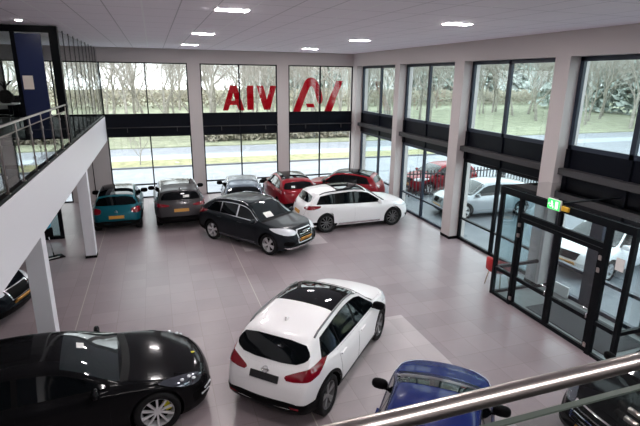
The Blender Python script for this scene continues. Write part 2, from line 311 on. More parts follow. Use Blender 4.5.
class Car:
    def __init__(s, name, label, kind, L, W, H, wb, fo, R, pnt, loc, ang, group=None, cat='car', dark=6):
        s.dark = dark
        s.k = KINDS_[kind]; s.L, s.W, s.H, s.wb, s.R = L, W, H, wb, R; s.x1 = wb / 2 + fo; s.p = pnt; s.fo = fo
        k = s.k; s.top = pchip(k['top']); s.belt = pchip(k['belt']); s.bot = pchip(k['bot']); s.wid = pchip(k['wid'])
        s.root = thing(name, label, cat, (loc[0], loc[1], loc[2] if len(loc) > 2 else 0), radians(ang), group)
        s.shell()
    # profile helpers -----------------------------------------------------
    def prof(s, t):
        H, W = s.H, s.W / 2; zr = s.top(t) * H; zl = s.bot(t) * H; zb = min(s.belt(t) * H, zr - .012)
        wm = s.wid(t) * W; h = zr - zb; wb_ = wm * s.k['kb']; cr = min(.30 * h, .085); ze = zr - cr
        ye = max(.12, wb_ - s.k['tum'] * (ze - zb) - .01)
        return zr, zl, zb, wm, wb_, ze, ye
    def dfm(s, p):
        x, y, z = p; t = (s.x1 - x) / s.L; q = (y / (s.W / 2)) ** 2
        f = .16 * (1 - sstep(.05, .55, t)); r = .11 * sstep(.62, .97, t)
        return Vector((x - f * q + r * q, y, z))
    def S(s, t, yf, zf): return s.dfm((s.x1 - t * s.L, yf * s.W / 2, zf * s.H))
    def shell(s):
        ts = sorted(set([0, .003, .007, .012, .02, .03, .042, .055] + [.07 + .016 * i for i in range(56)] + [.965, .972, .978, .984, .989, .993, .997, 1])); ts = [t for t in ts if t <= 1]
        n = 40; b = bmesh.new(); rings = []
        for t in ts:
            zr, zl, zb, wm, wb_, ze, ye = s.prof(t); ws = wm * .90; hm = zb - zl; x = s.x1 - t * s.L
            C = [(0, zl), (ws * .8, zl), (ws, zl), (wm * .985, zl + .16 * hm), (wm, zl + .45 * hm), (wm, zb - .30 * hm), (wm * .975, zb - .06 * hm), (wb_, zb), (wb_ - .3 * (wb_ - ye) - .0, zb + .3 * (ze - zb)), (wb_ - .75 * (wb_ - ye), zb + .75 * (ze - zb)), (ye, ze + .25 * (zr - ze)), (ye * .80, zr - .30 * (zr - ze)), (ye * .4, zr - .06 * (zr - ze)), (0, zr)]
            half = bspline(C, n)
            ring = [(x, y, z) for y, z in half] + [(x, -y, z) for y, z in half[-2:0:-1]]
            rings.append([b.verts.new(s.dfm(p)) for p in ring])
        m = len(rings[0])
        for A, B in zip(rings, rings[1:]):
            for k in range(m):
                f = b.faces.new((A[k], A[(k + 1) % m], B[(k + 1) % m], B[k])); f.smooth = True
                if k < s.dark or k >= m - s.dark: f.material_index = 1
        for R_, fl in ((rings[0], 1), (rings[-1], 0)):
            c = b.verts.new(sum((v.co for v in R_), Vector()) / m)
            for k in range(m): b.faces.new((R_[k], R_[(k + 1) % m], c))
        bmesh.ops.recalc_face_normals(b, faces=b.faces[:])
        s.bvh = BVHTree.FromBMesh(b)
        me = bpy.data.meshes.new('shell'); b.to_mesh(me); b.free(); me.materials.append(s.p); me.materials.append(M['black'])
        tmp = bpy.data.objects.new('tmp_shell', me); COL.objects.link(tmp)
        cm = MB()
        for sx in (1, -1):
            for sy in (1, -1):
                y0, y1 = sy * (s.W / 2 - .34), sy * (s.W / 2 + .3)
                cm.lathe([(s.R * 1.13, min(y0, y1)), (s.R * 1.13, max(y0, y1))], 40, 'y', (sx * s.wb / 2, 0, s.R * 1.03), 1)
        bmesh.ops.recalc_face_normals(cm.b, faces=cm.b.faces[:])
        cme = bpy.data.meshes.new('cut'); cm.b.to_mesh(cme); cm.b.free(); cme.materials.append(s.p); cme.materials.append(M['black'])
        cut = bpy.data.objects.new('tmp_cut', cme); COL.objects.link(cut)
        bo = tmp.modifiers.new('b', 'BOOLEAN'); bo.operation = 'DIFFERENCE'; bo.object = cut; bo.solver = 'EXACT'
        dg = bpy.context.evaluated_depsgraph_get(); dg.update()
        res = bpy.data.meshes.new_from_object(tmp.evaluated_get(dg))
        bpy.data.objects.remove(tmp); bpy.data.objects.remove(cut)
        res.name = 'body'; res.polygons.foreach_set('use_smooth', [True] * len(res.polygons)); res.set_sharp_from_angle(angle=radians(38))
        s.body = link('body', res, s.root)
    # surface patches -------------------------------------------------------
    def patch(s, name, pts, d, mat, off=.006, step=.07, rim=None, parent=None, label=None, rnd=0):
        """skin a polygon (3D points near the surface) onto the shell along d"""
        d = Vector(d).normalized(); u = Vector((0, 0, 1)).cross(d)
        u = u.normalized() if u.length > 1e-3 else Vector((0, 1, 0)); v = d.cross(u)
        P = [(Vector(p).dot(u), Vector(p).dot(v)) for p in pts]
        for _ in range(rnd):
            Q = []
            for a, b in zip(P, P[1:] + P[:1]): Q += [(.78 * a[0] + .22 * b[0], .78 * a[1] + .22 * b[1]), (.22 * a[0] + .78 * b[0], .22 * a[1] + .78 * b[1])]
            P = Q
        area = sum(a[0] * b[1] - b[0] * a[1] for a, b in zip(P, P[1:] + P[:1]))
        if area < 0: P = P[::-1]
        D = []
        for a, b in zip(P, P[1:] + P[:1]):
            n = max(1, int(math.hypot(b[0] - a[0], b[1] - a[1]) / step + .5))
            D += [(a[0] + (b[0] - a[0]) * i / n, a[1] + (b[1] - a[1]) * i / n) for i in range(n)]
        nb = len(D); V = [Vector(p) for p in D]
        x0, x1 = min(p[0] for p in D), max(p[0] for p in D); y0, y1 = min(p[1] for p in D), max(p[1] for p in D)
        def inside(x, y):
            c = False
            for a, b in zip(D, D[1:] + D[:1]):
                if (a[1] > y) != (b[1] > y) and x < (b[0] - a[0]) * (y - a[1]) / (b[1] - a[1]) + a[0]: c = not c
            return c
        x = x0 + step * .5
        while x < x1:
            y = y0 + step * .5
            while y < y1:
                if inside(x, y) and min((p[0] - x) ** 2 + (p[1] - y) ** 2 for p in D) > (step * .4) ** 2: V.append(Vector((x, y)))
                y += step
            x += step
        vo, eo, fo, _, _, _ = delaunay_2d_cdt(V, [(i, (i + 1) % nb) for i in range(nb)], [], 1, 1e-5)
        bm = bmesh.new(); vs = []; ns = []
        for q in vo:
            o = u * q[0] + v * q[1] + d * 6
            h, nn, _, _ = s.bvh.ray_cast(o, -d)
            if h is None: h, nn, _, _ = s.bvh.find_nearest(o - d * 6)
            if nn.dot(d) < 0: nn = -nn
            ns.append(nn); vs.append(bm.verts.new(h + nn * off))
        for f in fo:
            try:
                fc = bm.faces.new([vs[i] for i in f]); fc.smooth = True
            except ValueError: pass
        bm.normal_update()
        if bm.faces and sum(f.normal.dot(d) * f.calc_area() for f in bm.faces) < 0: bmesh.ops.reverse_faces(bm, faces=bm.faces[:])
        nv = {vv: ns[i] for i, vv in enumerate(vs)}
        be = [e for e in bm.edges if len(e.link_faces) == 1]; low = {}
        for e in be:
            for w in e.verts:
                if w not in low: low[w] = bm.verts.new(w.co - nv[w] * (off + .02))
        for e in be:
            f0 = e.link_faces[0]; lp = [l for l in f0.loops if l.edge == e][0]; a, b_ = lp.vert, lp.link_loop_next.vert
            fc = bm.faces.new((b_, a, low[a], low[b_])); fc.material_index = 1 if rim else 0
        me = bpy.data.meshes.new(name); bm.to_mesh(me); bm.free(); me.materials.append(mat)
        if rim: me.materials.append(rim)
        me.set_sharp_from_angle(angle=radians(50))
        o = link(name, me, parent or s.root)
        if label: o['label'] = label
        return o
    def hit(s, p, d):
        d = Vector(d).normalized(); h, n, _, _ = s.bvh.ray_cast(Vector(p) + d * 6, -d)
        if h is None: h, n, _, _ = s.bvh.find_nearest(Vector(p))
        return h, (n if n.dot(d) > 0 else -n)
    def mount(s, name, p, d, w, h, t, mat, parent=None, up=(0, 0, 1), label=None):
        """small plate lying on the shell"""
        c, n = s.hit(p, d); u = Vector(up).cross(n).normalized(); v = n.cross(u)
        o = MB().obox(c + n * t * .5, u, v, n, w / 2, h / 2, t / 2).build(name, mat, parent or s.root)
        if label: o['label'] = label
        return o
    # standard equipment ------------------------------------------------------
    def wheels(s, rim_mat, spokes=5, double=False, caliper=None, tw=.22):
        R, rr = s.R, s.R * .70; h = tw / 2
        T = MB().lathe([(rr, -h * .8), (R * .9, -h), (R * .975, -h * .86), (R, -h * .55), (R, h * .55), (R * .975, h * .86), (R * .9, h), (rr, h * .8)], 36, 'y', closed=True)
        tyre = T.build('wheel', M['rubber']); tm = tyre.data; bpy.data.objects.remove(tyre)
        m = MB(); m.lathe([(rr * 1.03, -h * .75), (rr * 1.04, h * .72), (rr * .97, h * .78), (rr * .93, h * .45), (rr * .92, -h * .7)], 36, 'y', closed=True)
        m.lathe([(.001, -h * .3), (rr * .95, -h * .3), (rr * .95, -h * .4), (.001, -h * .4)], 24, 'y', mi=1)
        m.lathe([(.001, h * .62), (rr * .20, h * .60), (rr * .26, h * .3), (.001, h * .3)], 20, 'y')
        for k in range(spokes):
            for off in ((-.15, .15) if double else (0,)):
                a = 2 * pi * k / spokes + off; ai = 2 * pi * k / spokes + off * .55
                p0 = Vector((cos(ai), 0, sin(ai))) * rr * .16; p1 = Vector((cos(a), 0, sin(a))) * rr * .96
                t = (p1 - p0).normalized(); w = t.cross(Vector((0, 1, 0)))
                w0, w1 = (.020, .024) if double else (.034, .040)
                if spokes >= 9: w0, w1 = .013, .018
                va = [m.b.verts.new(p0 + w * w0 * i + Vector((0, y, 0))) for i, y in ((-1, h * .35), (1, h * .35), (1, h * .58), (-1, h * .58))]
                vb = [m.b.verts.new(p1 + w * w1 * i + Vector((0, y, 0))) for i, y in ((-1, h * .42), (1, h * .42), (1, h * .72), (-1, h * .72))]
                for i in range(4): m.b.faces.new((va[i], va[(i + 1) % 4], vb[(i + 1) % 4], vb[i]))
                m.b.faces.new(va); m.b.faces.new(vb)
        r0 = m.build('rim', [rim_mat, M['black']], smooth=35); rm = r0.data; bpy.data.objects.remove(r0)
        for sx in (1, -1):
            for sy in (1, -1):
                w = link('wheel', tm, s.root, (sx * s.wb / 2, sy * (s.W / 2 - h - .03), R)); w.rotation_euler = (0, .3 * sx, 0 if sy > 0 else pi)
                link('rim', rm, w)
                if caliper:
                    MB().box(-rr * .82, -rr * .45, -h * .1, h * .25, -rr * .34, rr * .34).build('brake_caliper', caliper, w, bevel=.01)
    def glazing(s, glass=None, trim=True, chrome=False, rear=True, ws=None):
        k = s.k; g = glass or M['carglass']; L = s.L
        n = 10; sc, sw = k['sc'], k['sw']; pts = []
        for i in range(n + 1):
            t = sc + .012 + (sw - sc - .018) * i / n; zr, zl, zb, wm, wb_, ze, ye = s.prof(t); f = .97 if i else .93; pts.append(s.dfm((s.x1 - t * L, ye * f, zr)))
        poly = pts + [Vector((p.x, -p.y, p.z)) for p in pts[::-1]]
        s.patch('windshield', poly, (0, 0, 1), ws or M['carglass2'], step=.09)
        # side glass
        t0, t1u, t1l = k['dlo']
        def low(t): return s.prof(t)[2] + .03
        def up(t): pr = s.prof(t); return pr[5] - .035
        def poly_(a, b, inset=0, la=None, lb=None):
            """between stations a (front) and b (rear); slanted rear edge through (t1u,t1l)"""
            N_ = 10; lo, hi = [], []
            for i in range(N_ + 1):
                t = a + ((lb if lb else b) - a) * i / N_; z0, z1 = low(t) + inset, up(t) - inset
                if z1 - z0 > .015: lo.append((t, z0))
            for i in range(N_ + 1):
                t = a + (b - a) * i / N_; z0, z1 = low(t) + inset, up(t) - inset
                if z1 - z0 > .015: hi.append((t, z1))
            return [(s.x1 - t * L, z) for t, z in lo] + [(s.x1 - t * L, z) for t, z in hi[::-1]]
        pb, pc = k['pil']
        for sy in (1, -1):
            mk = lambda pl: [s.dfm((x, sy * s.W * .43, z)) for x, z in pl]
            if trim: s.patch('window_trim', mk(poly_(t0, t1u, 0, None, t1l)), (0, sy, 0), M['chrome'] if chrome else M['black'], off=.006, step=.09)
            i_ = .022 if chrome else .012
            s.patch('side_window', mk(poly_(t0 + .012, pb - .008, i_)), (0, sy, 0), g, off=.011, step=.09)
            s.patch('side_window', mk(poly_(pb + .008, pc - .006, i_)), (0, sy, 0), g, off=.011, step=.09)
            s.patch('side_window', mk(poly_(pc + .006, t1u - .008, i_, None, t1l - .012)), (0, sy, 0), g, off=.011, step=.09)
        return s
    def doors(s, handles=True, hm=None):
        k = s.k; L = s.L; pb, pc = k['pil']; t0 = k['dlo'][0]
        ts = (t0 + .005, pb, pc + .035)
        for sy in (1, -1):
            for a, b in ((ts[0], ts[1]), (ts[1], ts[2])):
                lo = [(a + (b - a) * i / 6) for i in range(7)]
                pl = [(t, s.bot(t) * s.H + .14) for t in lo] + [(t, s.prof(t)[2] - .0) for t in lo[::-1]]
                g = .0013
                pl = [(min(max(t, a + g), b - g), z) for t, z in pl]
                if b == ts[2]:   # notch above the rear wheel
                    pl[6] = (b - .035, pl[6][1]); pl.insert(7, (b - .03, s.R * 1.6))
                s.patch('door', [s.dfm((s.x1 - t * L, sy * s.W * .45, z)) for t, z in pl], (0, sy, 0), s.p, off=.004, step=.1, rim=M['black'])
                if handles:
                    t = b - .045; s.mount('door_handle', (s.x1 - t * L, sy * s.W * .5, s.prof(t)[2] - .10), (0, sy, 0), .20, .028, .035, hm or s.p)
    def hood(s):
        k = s.k; n = 8; pts = []
        for i in range(n + 1):
            t = .045 + (k['sc'] - .012 - .045) * i / n; pr = s.prof(t); pts.append(s.dfm((s.x1 - t * s.L, pr[6] * .93 if i else pr[6] * .80, pr[0])))
        s.patch('hood', pts + [Vector((p.x, -p.y, p.z)) for p in pts[::-1]], (0, 0, 1), s.p, off=.004, step=.1, rim=M['black'])
        t = k['sc'] - .002; a = s.prof(t - .012); b = s.prof(t + .012)
        pl = []
        for i in range(9):
            y = -1 + i / 4; pl.append(s.dfm((s.x1 - (t - .010) * s.L, y * a[6] * .9, a[0])))
        for i in range(9):
            y = 1 - i / 4; pl.append(s.dfm((s.x1 - (t + .014) * s.L, y * b[6] * .95, b[0])))
        s.patch('cowl', pl, (0, 0, 1), M['black'], off=.005)
    def tailgate(s, pts, mat=None):
        s.patch('tailgate', [s.S(.97, y, z) for y, z in pts], (-1, 0, .25), mat or s.p, off=.004, step=.1, rim=M['black'])
    def rear_glass(s, pts, d=(-1, 0, .45), rnd=1, mat=None):
        return s.patch('rear_window', [s.S(.92, y, z) for y, z in pts], d, mat or M['carglass'], off=.009, step=.08, rnd=rnd)
    def both(s, name, pts, d, mat, off=.010, step=.05, rnd=1):
        for sy in (1, -1):
            s.patch(name, [s.S(a, y * sy, z) for a, y, z in pts], (d[0], d[1] * sy, d[2]), mat, off=off, step=step * .8, rnd=rnd)
    def mirrors(s, mat=None, size=1.0):
        t = s.k['dlo'][0] + s.k.get('mir', .035); pr = s.prof(t); z = pr[2] + .075
        for sy in (1, -1):
            x = s.x1 - t * s.L + .02; y = pr[4] + .13
            m = MB().ell((x, sy * y, z), (.055 * size, .115 * size, .075 * size), 14, 8, 0, .75)
            m.box(x - .035, x + .02, min(sy * (pr[4] - .05), sy * y), max(sy * (pr[4] - .05), sy * y), z - .065, z - .035)
            m.build('side_mirror', mat or s.p, s.root)
    def rails(s, mat):
        k = s.k
        for sy in (1, -1):
            pts = []
            for i in range(13):
                t = k['sw'] + .015 + (k['sr'] - .03 - k['sw'] - .015) * i / 12; pr = s.prof(t); pts.append(s.dfm((s.x1 - t * s.L, sy * pr[6] * .975, pr[5] + (.05 if 0 < i < 12 else .015))))
            MB().tube(pts, .018, 8).build('roof_rail', mat, s.root)
    def roof_panel(s, a, b, f, mat, name='roof_panel'):
        pts = []
        for i in range(9):
            t = a + (b - a) * i / 8; pr = s.prof(t); pts.append(s.dfm((s.x1 - t * s.L, pr[6] * f, pr[0])))
        s.patch(name, pts + [Vector((p.x, -p.y, p.z)) for p in pts[::-1]], (0, 0, 1), mat, off=.008, step=.1, rim=M['black'])
    def cladding(s, mat=None, h=.09):
        mat = mat or M['black']; R = s.R; cz = R * 1.03
        for sy in (1, -1):
            for sx in (1, -1):
                ro, ri = R * 1.30, R * 1.135; pl = []
                a0, a1 = -12, 192
                pl = [(cos(radians(a0 + (a1 - a0) * i / 22)) * ro, sin(radians(a0 + (a1 - a0) * i / 22)) * ro) for i in range(23)] + [(cos(radians(a1 - (a1 - a0) * i / 22)) * ri, sin(radians(a1 - (a1 - a0) * i / 22)) * ri) for i in range(23)]
                s.patch('wheel_arch_trim', [(sx * s.wb / 2 + x, sy * s.W * .48, cz + z) for x, z in pl], (0, sy, 0), mat, off=.008, step=.06)
            x0, x1 = -s.wb / 2 + R * 1.2, s.wb / 2 - R * 1.2; z0 = s.bot(.5) * s.H + .02
            s.patch('sill_trim', [(x0, sy * s.W * .48, z0), (x1, sy * s.W * .48, z0), (x1, sy * s.W * .48, z0 + h + .06), (x0, sy * s.W * .48, z0 + h + .06)], (0, sy, 0), mat, off=.008, step=.12)
    def rear_bumper(s, z0=.20, z1=.36, mat=None):
        s.patch('bumper_trim', [s.S(.985, y, z) for y, z in ((-.80, z0), (.80, z0), (.93, z1 - .02), (.6, z1), (-.6, z1), (-.93, z1 - .02))], (-1, 0, 0), mat or M['black'], off=.014, step=.035)
        for sy in (1, -1):
            x0 = -s.wb / 2 - s.R * 1.28; x1 = s.x1 - .985 * s.L
            s.patch('bumper_trim', [s.dfm((x0, sy * s.W * .48, z0 * s.H)), s.dfm((x0, sy * s.W * .48, z1 * s.H - .02)), s.dfm((x1, sy * s.W * .45, z1 * s.H - .03)), s.dfm((x1, sy * s.W * .45, z0 * s.H + .02))], (-.25, sy, 0), mat or M['black'], off=.013, step=.04)
    def front_bumper(s, z0=.17, z1=.27, mat=None):
        s.patch('bumper_trim', [s.S(.0, y, z) for y, z in ((-.70, z0), (.70, z0), (.85, z1), (-.85, z1))], (1, 0, 0), mat or M['black'], off=.014, step=.035)
    def grille(s, pts, mat=None, d=(1, 0, .15), frame=None, rnd=0):
        if frame: s.patch('grille_frame', [s.S(.01, y * 1.12, .5 * (min(p[1] for p in pts) + max(p[1] for p in pts)) + (z - .5 * (min(p[1] for p in pts) + max(p[1] for p in pts))) * 1.14) for y, z in pts], d, frame, off=.006, step=.06, rnd=rnd)
        return s.patch('grille', [s.S(.01, y, z) for y, z in pts], d, mat or M['black'], off=.012, step=.06, rnd=rnd)
    def antenna(s, t=None):
        t = t or s.k['sr'] - .04; h, n = s.hit((s.x1 - t * s.L, 0, s.H), (0, 0, 1))
        MB().prism([(h.x + .08, h.z - .01), (h.x - .06, h.z - .01), (h.x - .05, h.z + .06), (h.x - .02, h.z + .055)], 'xz', -.018, .018).build('antenna', s.p, s.root)
    def wiper(s):
        h, n = s.hit(s.S(.93, -.05, .69), (-1, 0, .45)); h2, _ = s.hit(s.S(.92, .35, .72), (-1, 0, .45))
        MB().tube([h + n * .02, h2 + n * .025], .008, 6).build('wiper', M['black'], s.root)
    def standard(s, **k):
        s.glazing(k.get('glass'), True, k.get('chrome', False), ws=k.get('ws')); s.doors(hm=k.get('hm')); s.hood(); s.mirrors(k.get('mirror'), k.get('ms', 1.0)); return s

RW_SUV = [(-.58, .895), (.58, .895), (.66, .80), (.66, .715), (.50, .675), (-.50, .675), (-.66, .715), (-.66, .80)]
TG_SUV = [(-.72, .66), (.72, .66), (.70, .50), (.60, .37), (-.60, .37), (-.70, .50)]
TL_SUV = [(.985, .46, .60), (.972, .62, .655), (.95, .88, .685), (.885, 1.0, .69), (.90, 1.0, .635), (.955, .93, .575), (.985, .5, .565)]
HL_SUV = [(.02, .50, .545), (.06, .72, .59), (.125, .93, .60), (.15, .99, .575), (.09, .95, .52), (.03, .80, .48), (.01, .52, .49)]
# ------------------------------------------------------------------ cars in the hall
# white crossover, nose away
c = Car('crossover_car', 'white crossover with black glass roof parked on pale tiles in mid hall', 'qq', 4.25, 1.80, 1.56, 2.62, .88, .345, paint('white', (.88, .87, .88)), (2.69, 7.88), 45.75, dark=9)
c.standard(chrome=False, ms=1.1, mirror=M['black']); c.wheels(M['rim_mid'], 5, True); c.cladding(); c.rear_bumper(.19, .35); c.front_bumper()
c.roof_panel(.43, .66, .92, M['carglass'], 'glass_roof'); c.rails(M['rim_mid']); c.antenna(.80); c.rear_glass([(-.60, .915), (.60, .915), (.74, .80), (.72, .725), (.50, .66), (-.50, .66), (-.72, .725), (-.74, .80)]); c.wiper()
c.tailgate(TG_SUV); c.both('taillight', [(.985, .40, .60), (.972, .58, .645), (.95, .86, .70), (.885, 1.0, .735), (.89, 1.0, .69), (.955, .93, .58), (.985, .46, .555)], (-1, .6, .15), M['red_lamp'])
c.both('headlight', HL_SUV, (1, .6, .3), M['lamp_clear']); c.grille([(-.34, .54), (.34, .54), (.28, .40), (-.28, .40)])
c.mount('license_plate', c.S(.985, 0, .555), (-1, 0, 0), .52, .115, .02, M['plate_black'])
hh, nn = c.hit(c.S(.98, 0, .625), (-1, 0, .3)); u = Vector((0, 1, 0)); v = nn.cross(u)
b = MB(); b.tube([hh + nn * .012 + (u * cos(a * pi / 10) + v * sin(a * pi / 10)) * .05 for a in range(21)], .008, 6); b.obox(hh + nn * .014, u, v, nn, .068, .013, .008); b.build('badge', M['chrome'], c.root)
for sy in (1, -1): c.mount('reflector', c.S(.99, .62 * sy, .30), (-1, 0, 0), .16, .03, .015, M['red_lamp'])

# white estate SUV, side on
c = Car('suv', 'white SUV with dark glass roof, side on behind the charcoal car', 'suv', 4.44, 1.80, 1.54, 2.725, .83, .355, paint('white', (.88, .87, .88)), (6.92, 16.37), 2.44)
c.standard(ms=1.05); c.wheels(M['rim_mid'], 10, False); c.rails(M['black']); c.roof_panel(.445, .70, .88, M['carglass'], 'glass_roof'); c.rear_glass(RW_SUV); c.tailgate(TG_SUV)
c.both('taillight', [(.98, .52, .60), (.965, .66, .655), (.93, .93, .67), (.89, 1.0, .665), (.90, 1.0, .62), (.955, .93, .575), (.98, .55, .565)], (-1, .7, .15), M['red_lamp'])
c.both('headlight', HL_SUV, (1, .6, .3), M['lamp_clear']); c.grille([(-.40, .54), (.40, .54), (.36, .38), (-.36, .38)]); c.rear_bumper(.20, .29); c.front_bumper()
for sy in (1, -1):
    c.patch('sill_trim', [c.S(t, .95 * sy, z) for t, z in ((.30, .175), (.70, .175), (.70, .215), (.30, .215))], (0, sy, 0), M['chrome'], off=.010, step=.15)
c.mount('license_plate', c.S(.985, 0, .46), (-1, 0, 0), .50, .11, .02, M['plate_yellow'])

# charcoal crossover, nose towards the camera
c = Car('crossover_car', 'charcoal crossover with silver roof rails, nose pointing into the hall', 'coupe_suv', 4.33, 1.83, 1.53, 2.56, .86, .345, paint('charcoal', (.015, .018, .022), .25, .3), (3.0, 15.42), -54.2)
c.standard(chrome=True, hm=None); c.wheels(M['rim_silver'], 5, True); c.rails(M['chrome']); c.rear_glass([(-.55, .86), (.55, .86), (.60, .70), (-.60, .70)]); c.tailgate(TG_SUV); c.both('taillight', TL_SUV, (-1, .6, .15), M['red_lamp'])
c.both('headlight', [(.015, .44, .55), (.045, .62, .59), (.115, .93, .605), (.145, .98, .585), (.09, .95, .52), (.03, .80, .47), (.008, .48, .465)], (1, .6, .3), M['lamp_clear'])
g = c.grille([(-.32, .55), (.32, .55), (.39, .50), (.31, .29), (-.31, .29), (-.39, .50)], M['black'], frame=M['rim_silver'])
for z in (.335, .375, .415, .455, .495): c.patch('grille_bar', [c.S(.01, y, zz) for y, zz in ((-.31, z), (.31, z), (.31, z + .010), (-.31, z + .010))], (1, 0, .15), M['chrome'], off=.017, step=.1, parent=g)
hh, nn = c.hit(c.S(.01, 0, .49), (1, 0, .15)); b = MB(); u = Vector((0, 1, 0)); v = nn.cross(u)
for k in range(4): b.tube([hh + nn * .02 + u * (k - 1.5) * .062 + (u * cos(a * pi / 8) + v * sin(a * pi / 8)) * .038 for a in range(17)], .006, 6)
b.build('badge', M['chrome'], c.root)
c.mount('license_plate', c.S(.005, 0, .36), (1, 0, 0), .52, .115, .03, M['plate_yellow'])
c.both('bumper_vent', [(.02, .50, .33), (.05, .80, .36), (.05, .84, .26), (.02, .50, .25)], (1, .4, 0), M['black']); c.front_bumper(.17, .22, M['chrome']); c.rear_bumper(.20, .30)
for sy in (1, -1): c.patch('sill_trim', [c.S(t, .95 * sy, z) for t, z in ((.30, .19), (.70, .19), (.70, .235), (.30, .235))], (0, sy, 0), M['lamp_dark'], off=.010, step=.15)
c.mount('price_sheet', c.S(.30, -.35, .75), (0, 0, 1), .32, .22, .012, M['paper'])

# black grand tourer, bottom left
c = Car('saloon_car', 'low black fastback with silver wheels and yellow brake calipers', 'gt', 5.03, 1.94, 1.42, 2.95, .94, .36, paint('black', (.006, .006, .007)), (-1.88, 7.52), 5)
c.standard(ms=.95); c.wheels(M['rim_silver'], 10, False, M['caliper'], .27)
c.rear_glass([(-.50, .92), (.50, .92), (.60, .76), (-.60, .76)], (-.6, 0, 1)); c.both('taillight', [(.985, .2, .64), (.97, .9, .66), (.93, 1.0, .66), (.95, .98, .60), (.985, .2, .60)], (-1, .4, .2), M['red_lamp'])
c.both('headlight', [(.035, .56, .47), (.075, .68, .545), (.135, .84, .60), (.165, .90, .60), (.12, .93, .53), (.06, .86, .46), (.035, .70, .43)], (.7, .45, .8), M['lamp_dark'])
for sy in (1, -1):
    for a, y in ((.075, .72), (.10, .79), (.055, .74)):
        h, n = c.hit(c.S(a, y * sy, .5), (.7, .45 * sy, .8)); MB().ell(h + n * .012, (.035, .035, .022), 12, 8).build('headlight_lens', M['lamp_clear'], c.root)
    for y, z, w in ((.62, .34, .22), (.70, .29, .2)):
        c.mount('daytime_light', c.S(.02, y * sy, z), (1, .45 * sy, 0), w, .022, .02, M['lamp_clear'])
c.grille([(-.45, .33), (.45, .33), (.50, .20), (-.50, .20)], frame=None); c.both('bumper_vent', [(.02, .50, .36), (.06, .82, .38), (.06, .85, .25), (.02, .54, .22)], (1, .5, 0), M['black'])
h, n = c.hit(c.S(.05, 0, .5), (.4, 0, 1)); MB().ell(h + n * .004, (.04, .032, .008), 14, 6).build('badge', M['caliper'], c.root)
c.mount('mirror_tag', c.S(.40, .02, .8), (.3, 0, 1), .16, .11, .012, M['paper'])

# blue small car below the handrail
c = Car('hatchback_car', 'bright blue small hatchback seen from above, under the steel handrail', 'city', 3.72, 1.62, 1.42, 2.38, .76, .29, paint('blue', (.004, .011, .095), 0, .25), (3.22, 4.57), 51)
c.standard(mirror=M['black'], ms=1.1, ws=M['carglass2']); c.wheels(M['rim_silver'], 5, True); c.rear_glass([(-.56, .88), (.56, .88), (.64, .72), (.5, .67), (-.5, .67), (-.64, .72)]); c.tailgate(TG_SUV); c.both('taillight', TL_SUV, (-1, .6, .15), M['red_lamp'])
c.both('headlight', HL_SUV, (1, .6, .3), M['lamp_clear']); c.grille([(-.34, .52), (.34, .52), (.30, .42), (-.30, .42)]); c.antenna(.80); c.front_bumper()

# black car at lower right, only its nose in the frame
c = Car('saloon_car', 'black car with chrome grille bars, nose behind the glass balustrade', 'hatch', 4.40, 1.80, 1.46, 2.60, .85, .33, paint('black', (.006, .006, .007)), (7.70, 4.05), 178)
c.standard(mirror=M['black']); c.wheels(M['rim_silver'], 5, True); c.rear_glass([(-.56, .88), (.56, .88), (.62, .70), (-.62, .70)]); c.both('taillight', TL_SUV, (-1, .6, .15), M['red_lamp'])
c.both('headlight', HL_SUV, (1, .6, .3), M['lamp_dark']); g = c.grille([(-.44, .54), (.44, .54), (.38, .38), (-.38, .38)], frame=M['chrome'])
for z in (.41, .45, .49): c.patch('grille_bar', [c.S(.01, y, zz) for y, zz in ((-.38, z), (.38, z), (.38, z + .012), (-.38, z + .012))], (1, 0, .15), M['chrome'], off=.017, step=.1, parent=g)
c.mount('license_plate', c.S(.005, 0, .32), (1, 0, 0), .5, .11, .03, M['plate_yellow']); c.front_bumper()

# teal hatchback, tail towards the camera
c = Car('hatchback_car', 'teal small hatchback with black roof, tail to the hall by the white column', 'hatch', 3.95, 1.68, 1.42, 2.50, .76, .31, paint('teal', (.006, .090, .120), .2, .3), (-1.58, 19.40), 90)
c.standard(mirror=M['black'], ms=1.2); c.wheels(M['rim_silver'], 5, True); c.cladding(); c.rear_bumper(.18, .34); c.roof_panel(.42, .86, .93, M['carglass'], 'roof_panel'); c.rear_glass([(-.62, .93), (.62, .93), (.80, .76), (.78, .665), (-.78, .665), (-.80, .76)]); c.tailgate(TG_SUV)
c.both('taillight', [(.975, .58, .62), (.96, .78, .655), (.93, .98, .64), (.94, .98, .53), (.965, .80, .50), (.98, .60, .52)], (-1, .35, .15), M['red_lamp'], rnd=2); c.both('headlight', HL_SUV, (1, .6, .3), M['lamp_clear'])
c.mount('license_plate', c.S(.985, 0, .44), (-1, 0, 0), .50, .11, .02, M['plate_yellow'])
hh, nn = c.hit(c.S(.98, 0, .57), (-1, 0, .3)); u = Vector((0, 1, 0)); v = nn.cross(u)
if v.z < 0: v = -v
b = MB()
for dz in (-.018, .018):
    b.tube([hh + nn * .012 - u * .055 + v * (dz - .02), hh + nn * .012 + v * (dz + .02), hh + nn * .012 + u * .055 + v * (dz - .02)], .008, 6)
b.build('badge', M['chrome'], c.root)

